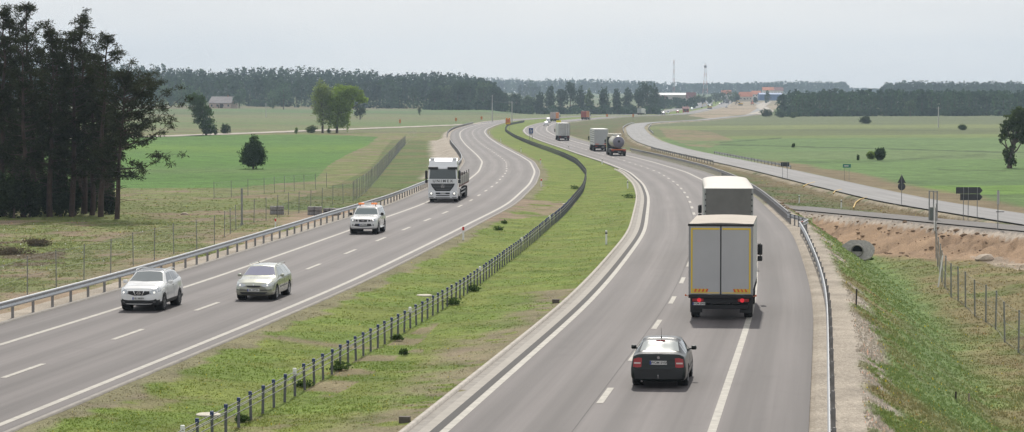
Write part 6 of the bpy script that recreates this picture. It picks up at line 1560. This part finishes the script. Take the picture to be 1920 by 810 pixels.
# ---- oncoming white tractor with lettering, dropside trailer
def lettered_lorry():
    o = place("flatbed_lorry", "white oncoming lorry with UNIMEX on its front, pulling a dropside trailer", "lorry", XL_T, -5.7, 227.0, False)
    # local +y is its front; front face at y = +8
    yf = 8.0; w_ = 2.48; mw = mat("white_lorry_paint", (.72, .73, .74), .3, coat=.8)
    MB().prism([(yf - 2.2, .9), (yf - .3, .42), (yf - .02, .46), (yf, 1.0), (yf, 1.95), (yf - .17, 2.95), (yf - .35, 3.15), (yf - 2.2, 3.15)], 'x', -w_ / 2, w_ / 2).build("cab", mw, o)
    MB().prism([(yf - 2.15, 3.15), (yf - .36, 3.15), (yf - .62, 3.52), (yf - 1.1, 3.74), (yf - 2.15, 3.78)], 'x', -w_ / 2 + .05, w_ / 2 - .05).build("roof_fairing", mw, o)
    for sg in (-1, 1):
        MB().rbox(sg * .95 - .2, sg * .95 + .2, yf - 1.3, yf - .75, 3.62, 3.80, .06).build("roof_deflector", mw, o, 50)
        MB().rbox(sg * .82 - .42, sg * .82 + .42, yf - .22, yf - .02, 2.84, 3.04, .04).build("sun_visor", M_BLACK, o, 50)
    V = [(-1.15, yf + .012, 2.02), (1.15, yf + .012, 2.02), (1.08, yf - .135, 2.86), (-1.08, yf - .135, 2.86)]; V += [(x, y - .04, z) for x, y, z in V]
    MB().add(V, [(0, 1, 2, 3), (4, 7, 6, 5), (0, 4, 5, 1), (1, 5, 6, 2), (2, 6, 7, 3), (3, 7, 4, 0)]).build("windscreen", mat("lorry_windscreen", (.03, .045, .045), .08, spec=.7, coat=.5), o)
    t_ = link("lettering", text_mesh("U N I M E X", .30, M_INK, .006, bold=.004), o); t_.scale = (1.12, 1.05, 1); t_.rotation_euler = (R(90), 0, math.pi); t_.location = (0, yf + .014, 1.83)
    g = MB().prism([(-1.03, 1.62), (1.03, 1.62), (.92, 1.36), (.62, .98), (-.62, .98), (-.92, 1.36)], 'y', yf - .02, yf + .03).build("grille", M_BLACK, o)
    for k, (z, hw) in enumerate(((1.50, .86), (1.37, .80), (1.24, .70), (1.11, .6))):
        MB().rbox(-hw, hw, yf + .03, yf + .06, z - .028, z + .028, .01).build("grille_bar", mat("grille_grey", (.11, .115, .12), .5), g)
    s = MB().lathe([(0, .15), (.02, .15), (.02, .125), (0, .125), (0, .15)], 28, 'y')
    for k in range(3): s.box(-.015, .015, .0, .02, 0, .135, M=Matrix.Rotation(2 * math.pi * k / 3, 4, 'Y'))
    s.build("badge", M_CHROME, g, 40).location = (0, yf + .065, 1.40)
    MB().rbox(-w_ / 2 - .005, w_ / 2 + .005, yf - .5, yf + .06, .34, .94, .07, 3).build("bumper", mw, o, 50)
    MB().box(-.58, .58, yf + .055, yf + .075, .56, .64).build("bumper_slot", M_BLACK, o); MB().box(-.62, .62, yf + .055, yf + .075, .40, .45).build("bumper_slot", M_BLACK, o); MB().box(-.60, .60, yf + .055, yf + .075, .72, .86).build("bumper_slot", M_BLACK, o)
    plate(o, (0, yf + .088, .79), 1, "WND 52LM", .5, .11)
    for sg in (-1, 1):
        h_ = MB().lathe([(0, .17), (.03, .16), (.035, .11), (.0, .09)], 24, 'y').build("headlight", M_LENS, o, 50); h_.location = (sg * .98, yf + .06, .78)
        MB().lathe([(0, .085), (.03, .08), (.04, .0001)], 18, 'y').build("lamp", M_LIT, h_, 50)
        MB().box(sg * .98 - .2, sg * .98 + .2, yf + .055, yf + .07, .41, .46).build("bumper_slot", M_BLACK, o)
        MB().box(*sorted((sg * (w_ / 2 - .01), sg * (w_ / 2 + .008))), yf - 1.25, yf - .35, 2.0, 2.8).build("side_window", M_GLASS, o)
        a, b = sorted((sg * (w_ / 2 + .06), sg * (w_ / 2 + .28))); MB().rbox(a, b, yf - .25, yf - .06, 2.0, 2.72, .05).rbox(a, b, yf - .25, yf - .08, 1.66, 1.95, .04).tube([(sg * (w_ / 2 - .05), yf - .15, 2.78), (sg * (w_ / 2 + .2), yf - .15, 2.78), (sg * (w_ / 2 + .2), yf - .15, 1.7)], .025, 6).build("wing_mirror", M_BLACK, o, 50)
        MB().rbox(*sorted((sg * .95, sg * 1.22)), yf - 3.9, yf - 2.4, .42, 1.05, .06).build("fuel_tank", mat("tank_white", (.5, .5, .5), .4), o, 50)
    truck_wheels(o, [yf - 1.45, yf - 5.1], 2.45, .51); chassis(o, yf - 6, yf - .6, .98)
    # dropside trailer
    yt = yf - 3.2; LT = 13.0; MBD = mat("weathered_dropside", (.33, .31, .28), .7, .2, var=.15, scale=1.5)
    MB().box(-1.26, 1.26, yt - LT, yt, 1.22, 1.36).build("deck", mat("red_brown_deck", (.14, .05, .035), .7), o)
    for sg in (-1, 1):
        for k in range(4):
            y1 = yt - LT * k / 4 - .04; y0 = yt - LT * (k + 1) / 4 + .04
            sb = MB().box(*sorted((sg * 1.245, sg * 1.275)), y0, y1, 1.37, 2.12)
            for z in (1.5, 1.65, 1.8, 1.95): sb.box(*sorted((sg * 1.275, sg * 1.285)), y0, y1, z, z + .07)
            sb.build("side_board", MBD, o); MB().box(*sorted((sg * 1.23, sg * 1.29)), y0 - .08, y0 - .0, 1.3, 2.4).build("stake", M_CHAS, o)
        MB().box(*sorted((sg * 1.15, sg * 1.25)), yt - LT * .62, yt - 2.4, .55, .63).box(*sorted((sg * 1.15, sg * 1.25)), yt - LT * .62, yt - 2.4, .85, .93).build("side_guard", mat("pale_guard", (.45, .45, .45), .5), o)
    MB().box(-1.24, 1.24, yt - .05, yt, 1.36, 2.6).build("headboard", MBD, o); MB().box(-1.24, 1.24, yt - LT, yt - LT + .04, 1.37, 2.1).build("tail_board", MBD, o)
    chassis(o, yt - LT, yt - 1, 1.2); truck_wheels(o, [yt - LT + 2.2, yt - LT + 3.5, yt - LT + 4.8], 2.5, .5)
lettered_lorry()

# ---- far lorries
def far_box(label, T, off, y, L, H, body, rear, deco, yaw=0.0, z0=1.15, cabm=None, name="box_lorry", side=None, lit=False):
    o = place(name, label, "lorry", T, off, y, True, yaw); w_ = 2.55
    MB().rbox(-w_ / 2, w_ / 2, 0.03, L, z0, H, .04).build("box_body", body, o)
    r_ = MB().box(-w_ / 2 + .05, w_ / 2 - .05, -.02, .03, z0 + .05, H - .10).build("rear_door", rear, o); deco(o, r_, w_, z0, H, L)
    if side: 
        for sg in (-1, 1): MB().box(*sorted((sg * w_ / 2, sg * (w_ / 2 + .012))), .15, L - .1, z0 + .1, H - .1).build("side_curtain", side, o)
    chassis(o, .1, L, z0 - .02); MB().rbox(-1.2, 1.2, -.05, .08, .5, .66, .02).build("underrun_bar", M_CHAS, o); rear_lights(o, -.04, .88, .9, lit); plate(o, (.3, -.06, .80), -1, "WGM 48", .5, .11)
    MB().box(-1.2, 1.2, .02, .2, .68, z0 - .02).build("lamp_carrier", M_CHAS, o)
    truck_wheels(o, [2.2, 3.5, 4.8] if L > 10 else [1.8, 3.1], 2.5, .5); truck_wheels(o, [L - .5, L + 2.8], 2.45, .5)
    chassis(o, L - 1.5, L + 2.6, .95); cab(o, L + .8, L + 2.95, H - .35, cabm or mat("white_cab", (.6, .6, .6), .35, coat=.6), 2.42)
    return o
M_BOXW = mat("white_box_panel", (.62, .62, .60), .5, var=.05, scale=1); M_REARW = mat("pale_rear_panel", (.40, .41, .41), .5, .2, var=.05, scale=1)
def deco_bars(o, r_, w_, z0, H, L):
    for x in (-.75, -.3, .3, .75): MB().tube([(x, -.05, z0 + .1), (x, -.05, H - .12)], .025, 6).build("lock_bar", M_GREYP, r_)
    MB().box(-.02, .02, -.03, -.015, z0, H).build("door_gap", M_BLACK, r_); MB().box(-w_ / 2, w_ / 2, -.04, .0, H - .1, H).build("top_rail", M_GREYP, o)
    for sg in (-1, 1): MB().box(*sorted((sg * w_ / 2, sg * (w_ / 2 - .06))), -.03, .02, z0, H - .1).build("rear_post", M_GREYP, o)
far_box("white lorry with vertical lock bars on its back, just below the yellow roadworks sign", XR_T, 5.2, 588, 13.6, 4.0, M_BOXW, mat("dirty_white_door", (.50, .50, .48), .6, var=.15, scale=1), deco_bars)
def deco_plain(o, r_, w_, z0, H, L):
    for sg in (-1, 1): MB().box(sg * .75 - .32, sg * .75 + .32, -.05, -.02, z0 + .1, z0 + .22).build("hazard_board", mat("hazard_red", (.62, .10, .03), .45), r_)
    for sg in (-1, 1):
        b = MB()
        for z in (1.6, 2.0, 2.4, 2.8, 3.2, 3.55): b.box(*sorted((sg * w_ / 2, sg * (w_ / 2 + .03))), .2, L - .2, z, z + .1)
        b.build("side_rib", M_GREYP, o)
far_box("white box lorry with a plain grey back and ribbed sides, ahead of the tank lorry", XR_T, 5.2, 466, 11.5, 4.05, M_BOXW, M_REARW, deco_plain)
M_OR = mat("orange_tarp", (.62, .20, .04), .6); M_REDB = mat("dark_red_panel", (.30, .06, .045), .6)
far_box("white backed lorry with an orange side at the head of the far curve", XR_T, .8, 1120, 8, 4.0, M_BOXW, mat("pinkish_white_panel", (.5, .42, .42), .6), deco_bars, yaw=-6, side=M_OR)
far_box("dark red lorry with an orange side, right of the orange and white one", XR_T, 7.3, 1215, 8, 4.0, M_REDB, M_REDB, deco_plain, yaw=-6, side=M_OR)

def tanker():
    o = place("tank_lorry", "tank lorry with a polished round tank, following the white box lorry", "lorry", XR_T, 5.3, 424, True); L = 9.5
    pr = [(0, .0001), (.02, .5), (.12, .9), (.30, 1.02), (L - .3, 1.02), (L - .1, .8), (L, .0001)]
    MB().lathe(pr, 36, 'y', (0, 0, 2.28)).build("tank", mat("cream_metal_tank", (.50, .47, .40), .35, .5, var=.05, scale=.6), o, 50)
    MB().lathe([(-.02, .0001), (-.012, .5), (.09, .92), (.13, .92), (.02, .0001)], 36, 'y', (0, 0, 2.28)).build("tank_end", mat("dished_tank_end", (.20, .19, .23), .35, .6), o, 50)
    MB().lathe([(-.06, .0001), (-.06, .2), (0, .2)], 20, 'y', (.05, -.02, 2.40)).build("manhole", M_BLACK, o, 40)
    MB().rbox(-.45, .45, .8, L - .6, 3.28, 3.38, .03).build("catwalk", M_GREYP, o); MB().rbox(-1.15, 1.15, L - .2, L + .6, 3.0, 3.6, .1).build("air_deflector", mat("cream_deflector", (.55, .52, .44), .5), o)
    chassis(o, -.1, L + 1.0, 1.15, .5); MB().rbox(-1.24, 1.24, -.25, -.05, .95, 1.15, .02).build("rear_bar", mat("orange_red_bar", (.50, .13, .05), .5), o); MB().rbox(-1.22, 1.22, -.22, .1, .45, .92, .02).build("bumper", M_CHAS, o)
    rear_lights(o, -.24, .85, .95, False); plate(o, (.1, -.24, .66), -1, "WL 4409", .5, .11)
    for sg in (-1, 1): MB().rbox(*sorted((sg * .75, sg * 1.25)), .1, 4.8, 1.06, 1.14, .02).build("mudguard", M_BLACK, o); MB().rbox(*sorted((sg * .7, sg * 1.2)), 5.2, 6.6, .5, 1.1, .05).build("tool_box", M_GREYP, o)
    truck_wheels(o, [.9, 2.2, 3.5], 2.5, .5); truck_wheels(o, [L - .5, L + 2.6], 2.45, .5); chassis(o, L - 1, L + 2.4, .95); cab(o, L + .75, L + 2.8, 3.1, mat("dark_cab", (.05, .06, .07), .35, coat=.6), 2.42)
tanker()

# ---- small far cars (each a lofted body with glass and wheels)
def small_car(label, X, Y, z, rz, colr, H=1.46, cat="car", name="parked_car", group=None, L=4.3):
    o = thing(name, label, cat, (X, Y, z), rz, group)
    m = mat("paint_%02d_%02d_%02d" % tuple(int(c * 99) for c in colr), colr, .3, coat=.8); s = H / 1.46
    St = [(0, .3, .66, .5, .62, .62, .55, .7, .02), (.15, .22, .82, .55, .78, .72, .7, .8, .03), (1.1, .2, .86, .6, .83, .88, .75, .95, .04), (1.9, .2, .86, .6, .82, .93, .6, 1.38 * s, .05), (3.2, .2, .86, .6, .82, .97, .6, 1.40 * s, .04), (L - .5, .2, .86, .6, .8, .98, .6, 1.2 * s, .03), (L - .1, .24, .84, .58, .77, .9, .62, .98, .02), (L, .32, .76, .5, .7, .75, .6, .82, 0)]
    me = body_mesh("body", L, St, m, 24); sk = Skin(me); link("body", me, o)
    sk.decal("windscreen", M_GLASS, o, '+z', [(-.5, L / 2 - 1.82), (.5, L / 2 - 1.82)], [(-.66, L / 2 - 1.2), (.66, L / 2 - 1.2)], .008, 6, 4)
    for ax in ('+x', '-x'): sk.decal("side_window", M_GLASS, o, ax, [(L / 2 - 1.95, 1.33 * s), (L / 2 - 3.3, 1.33 * s)], [(L / 2 - 1.5, 1.0), (L / 2 - 3.7, 1.03)], .008, 8, 3)
    sk.decal("rear_window", M_GLASS, o, '-y', [(-.5, 1.27 * s), (.5, 1.27 * s)], [(-.58, 1.05), (.58, 1.05)], .008, 6, 3)
    for sx in (-1, 1):
        for y in (L / 2 - .85, -L / 2 + .9): wheel(o, sx * .78, y, .31, .2, M_RIMD, 5)
        sk.decal("tail_light", M_TAIL, o, '-y', [(sx * .5, .85), (sx * .72, .85)], [(sx * .5, .7), (sx * .72, .7)], .012, 3, 2)
    return o
def car_on(label, T, off, y, away, colr, H=1.46, name="distant_car"):
    p, a = place_on(T, y, off, zr); return small_car(label, p.x, p.y, p.z, -a + (0 if away else math.pi), colr, H, name=name)
car_on("small white car on the far curve just before the yellow roadworks sign", XR_T, 6.0, 930, True, (.62, .62, .62), 1.6)
car_on("small white van-like car close behind the orange and white lorry", XR_T, 3.6, 1040, True, (.62, .62, .62), 2.2)

# ================================================================== far buildings, town, masts
def house(name, label, px, Y, wpx, hwall, hroof, wall, roof, rz=0.0, depth=9.0, wins=4, cat="house", floors=1, zoff=0.0, group=None, door=True):
    X, Y, z = at(px, Y); m = Y / F_PX; w_ = wpx * m
    o = thing(name, label, cat, (X, Y, z + zoff), rz, group)
    wl = MB().box(-w_ / 2, w_ / 2, 0, depth, -1, hwall); wl.add([(-w_ / 2, 0, hwall), (-w_ / 2, depth, hwall), (-w_ / 2, depth / 2, hwall + hroof), (w_ / 2, 0, hwall), (w_ / 2, depth, hwall), (w_ / 2, depth / 2, hwall + hroof)], [(0, 1, 2), (3, 5, 4)])
    wl.build("wall", wall, o)
    e = .45; rf = MB(); t_ = .18; a = math.atan2(hroof, depth / 2)
    for s in (0, 1):
        y0, y1 = (-e, depth / 2) if s == 0 else (depth + e, depth / 2); z0 = hwall - e * math.tan(a)
        rf.add([(-w_ / 2 - e, y0, z0), (w_ / 2 + e, y0, z0), (w_ / 2 + e, y1, hwall + hroof + .02), (-w_ / 2 - e, y1, hwall + hroof + .02), (-w_ / 2 - e, y0, z0 + t_), (w_ / 2 + e, y0, z0 + t_), (w_ / 2 + e, y1, hwall + hroof + t_), (-w_ / 2 - e, y1, hwall + hroof + t_)], [(0, 1, 2, 3), (4, 7, 6, 5), (0, 4, 5, 1), (2, 6, 7, 3), (1, 5, 6, 2), (0, 3, 7, 4)])
    rf = rf.build("roof", roof, o)
    if w_ < 30: MB().box(w_ * .2, w_ * .2 + .6, depth * .45, depth * .45 + .6, hwall + hroof - .5, hwall + hroof + 1.0).build("chimney", mat("chimney_brick", (.25, .12, .08), .9), rf)
    for f in range(floors):
        for k in range(wins):
            x = -w_ / 2 + w_ * (k + .5) / wins; zz = 1.0 + 2.8 * f
            if zz + 1.2 < hwall + .3: MB().box(x - .5, x + .5, -.05, .03, zz, zz + 1.2).build("window", M_GLASS, o)
    if door: MB().box(-w_ * .06 - .45, -w_ * .06 + .45, -.06, .02, 0, 2.0).build("door", mat("brown_door", (.12, .07, .04), .7), o)
    return o
W1 = mat("cream_render_wall", (.50, .44, .36), .9, var=.08, scale=.3); W2 = mat("pinkish_plaster_wall", (.46, .36, .30), .9, var=.12, scale=.3); W3 = mat("white_render_wall", (.62, .60, .57), .9)
R1 = mat("grey_fibre_roof", (.22, .20, .20), .8, var=.2, scale=.5); R2 = mat("orange_tile_roof", (.48, .17, .09), .85, var=.15, scale=.5); R3 = mat("dark_red_roof", (.20, .085, .08), .8); R4 = mat("white_metal_roof", (.42, .42, .42), .5); R5 = mat("blue_cladding", (.07, .13, .28), .6)
b = house("barn", "long grey roofed barn with a pinkish gable before the left hand wood", 413, 1590, 44, 3.2, 3.8, W2, R1, rz=R(-14), depth=12, wins=4, cat="barn")
MB().box(-.1, 1.9, -.07, .02, 0, 2.6).build("barn_door", mat("dark_barn_door", (.05, .04, .035), .8), b)
house("warehouse", "long pale warehouse with a white roof left of the first mast", 1262, 2700, 70, 6, 2.2, mat("beige_panel_wall", (.42, .37, .33), .8), R4, depth=30, wins=12, cat="warehouse", door=False, zoff=1)
house("house", "dark red roofed house with a steep roof between the town trees", 1296, 2400, 17, 3, 5, W2, R3, depth=9, wins=3, zoff=3)
house("house", "orange roofed house at the left edge of the town's right half", 1398, 2700, 24, 4, 4.5, W1, R2, depth=10, wins=4, zoff=1.5)
house("house", "pale two storey house just right of the orange roofed house", 1418, 2760, 16, 6, 3.5, W3, R2, depth=10, wins=3, floors=2, zoff=1.5)
house("house", "small red roofed house in front of the blue warehouse", 1440, 2850, 20, 7.5, 3.2, W3, R2, depth=10, wins=4, floors=2, zoff=4)
house("house", "red roofed house right at the edge of the right hand wood", 1460, 2900, 16, 7, 3.5, W3, R3, depth=10, wins=3, floors=2, zoff=4)
house("warehouse", "long blue warehouse beside the right hand wood", 1445, 2600, 42, 5, 1.6, R5, R5, depth=22, wins=1, cat="warehouse", zoff=3)
house("house", "white house with a red roof half hidden behind the round town trees", 1362, 2900, 18, 5, 4, W3, R2, depth=10, wins=3, zoff=2)
house("house", "low brown roofed house left of the town trees", 1243, 2500, 14, 3, 3.5, W2, R3, depth=9, wins=3, zoff=1)
house("gatehouse", "small red building beside the site road", 1286, 1750, 11, 2.6, 1.2, mat("red_board_wall", (.36, .08, .06), .8), R3, depth=5, wins=2, cat="building")
for i, (px, Y, top, wd, kd, cc, lb) in enumerate([(1316, 2350, 174, 18, 'round', DK, "dark round tree right of the dark red roof"), (1306, 2300, 178, 14, 'round', MG, "paler round tree touching the dark red roof"), (1250, 2150, 184, 22, 'broad', MG, "broad green tree below the white roofed warehouse"), (1270, 2150, 181, 20, 'round', DK, "dark green tree right below the warehouse"), (1284, 2100, 189, 18, 'round', (.06, .11, .04), "bright green tree left of the building site"), (1236, 2100, 186, 18, 'round', DK, "dark tree at the left end of the town trees"), (1341, 2500, 173, 20, 'round', DK, "dark round tree, left of the clump in front of the mast"), (1356, 2500, 169, 22, 'round', DK, "tallest round tree of the clump in the town centre"), (1371, 2500, 170, 20, 'round', MG, "round green tree, right middle of the town clump"), (1381, 2480, 174, 14, 'round', DK, "dark tree at the right end of the town clump"), (1437, 2500, 169, 12, 'tall', BG, "tall dark tree before the blue warehouse"), (1330, 2450, 178, 12, 'round', MG, "small tree between the mast and the town clump"), (1416, 2500, 182, 8, 'round', DK, "small dark tree before the pale two storey house")]):
    ptree("town_tree", lb, "tree", px, Y, top, wd, kd, cc, n=420, leaf=1.3, seed=600 + i, limbs=1, group="trees of the far town")
# masts
def mast(label, px, Y, top, base_w, drum):
    X, Y, z = at(px, Y); H = CAM_H - (top - HORIZ) * Y / F_PX - z; o = thing("radio_mast", label, "mast", (X, Y, z)); mr = mat("mast_red", (.42, .20, .17), .6); mw = mat("mast_white", (.5, .5, .5), .6)
    secs = 9
    for k in range(secs):
        t0, t1 = k / secs, (k + 1) / secs; a = base_w * (1 - t0) ** 1.3 + .55; b = base_w * (1 - t1) ** 1.3 + .55; q = MB()
        for sx, sy in ((-1, -1), (1, -1), (1, 1), (-1, 1)):
            q.tube([(sx * a, sy * a, H * t0), (sx * b, sy * b, H * t1)], .14, 5)
            nx_, ny_ = {(-1, -1): (1, -1), (1, -1): (1, 1), (1, 1): (-1, 1), (-1, 1): (-1, -1)}[(sx, sy)]
            for j in range(3):
                u, v = t0 + (t1 - t0) * j / 3, t0 + (t1 - t0) * (j + 1) / 3; ra = a + (b - a) * j / 3; rb = a + (b - a) * (j + 1) / 3
                q.tube([(sx * ra, sy * ra, H * u), (nx_ * rb, ny_ * rb, H * v)], .07, 4)
        q.build("lattice_section", (mr, mw)[k % 2], o)
    MB().tube([(0, 0, H), (0, 0, H + 2.5)], .12, 5).build("lightning_rod", mw, o)
    if drum: MB().lathe([(H - 3.5, 1.5), (H - 1.2, 1.5)], 12, 'z').build("antenna_drum", mat("antenna_grey", (.16, .16, .17), .6), o)
mast("slim red and white radio mast, left one of the two", 1263, 2900, 113, .7, False)
mast("lattice radio mast with an antenna drum on top, right one of the two", 1322, 2800, 121, 3.0, True)

# traffic and machines at the far site
for i, (lb, off, y, colr, H) in enumerate([("dark car on the far road, first left of the distant red cars", 2, 1560, (.04, .04, .05), 1.5), ("white car on the far road before the red building", -6, 1650, (.6, .6, .6), 1.9), ("red car on the far road left of the red building", -4, 1720, (.4, .05, .04), 1.6), ("second red car on the far road, nearer the building", -3, 1800, (.4, .05, .04), 1.6), ("white van on the far road just right of the red cars", -3, 1880, (.6, .6, .6), 2.1), ("dark blue car climbing the middle of the building site", 14, 2080, (.05, .07, .12), 1.6), ("white car at the head of the far queue", -4, 2180, (.6, .6, .6), 1.6), ("dark car behind the white one in the far queue", -4, 2250, (.04, .04, .05), 1.6), ("pale car low in the far queue of lorries", 1.5, 2330, (.5, .5, .48), 1.7), ("dark car in the far queue between the lorries", 1.5, 2420, (.05, .05, .06), 1.7)]):
    car_on(lb, XR_T, off, y, i % 2 == 0, colr, H)
mwht = mat("white_cab", (.6, .6, .6), .35)
for lb, off, y, bm_, rm_ in (("white cabbed lorry far off beside the first red cars", -9, 1540, M_BOXW, M_REARW), ("dark box lorry in the far queue on the hill", 6, 2480, M_TARPG, M_TARPG), ("white box lorry in the far queue on the hill", 2, 2560, M_BOXW, M_REARW), ("second white lorry at the top of the far queue", 2, 2680, M_BOXW, M_BOXW)):
    far_box(lb, XR_T, off, y, 7.5, 3.9, bm_, rm_, deco_bars, yaw=-4)
for i, (px, Y, c_, lb) in enumerate([(1410, 2350, (.5, .13, .05), "red construction machine on the sandy site below the houses"), (1388, 2300, (.55, .35, .05), "yellow construction machine left of the red one on the site"), (1330, 2000, (.5, .35, .08), "small yellow machine at the left edge of the sandy site")]):
    X, Y, z = at(px, Y); o = thing("excavator", lb, "excavator", (X, Y, z), i * .8); mm = mat("machine_%d" % i, c_, .6)
    for sx in (-1, 1): MB().rbox(sx * 1.1 - .3, sx * 1.1 + .3, -1.8, 1.8, 0, .8, .3).build("track", M_CHAS, o, 50)
    MB().rbox(-1.3, 1.3, -1.8, 1.4, .9, 2.1, .15).build("body", mm, o, 50); MB().rbox(-1.25, -.1, .1, 1.5, 1.6, 3.1, .1).build("cab", M_GLASS, o, 50)
    MB().tube([(.4, 1.2, 1.8), (.4, 3.2, 4.6), (.4, 5.4, 3.4), (.4, 5.8, 1.4)], [.28, .24, .2, .15], 8).build("boom", mm, o, 50); MB().rbox(0, .8, 5.4, 6.4, .7, 1.6, .15).build("bucket", M_GREYP, o, 50)
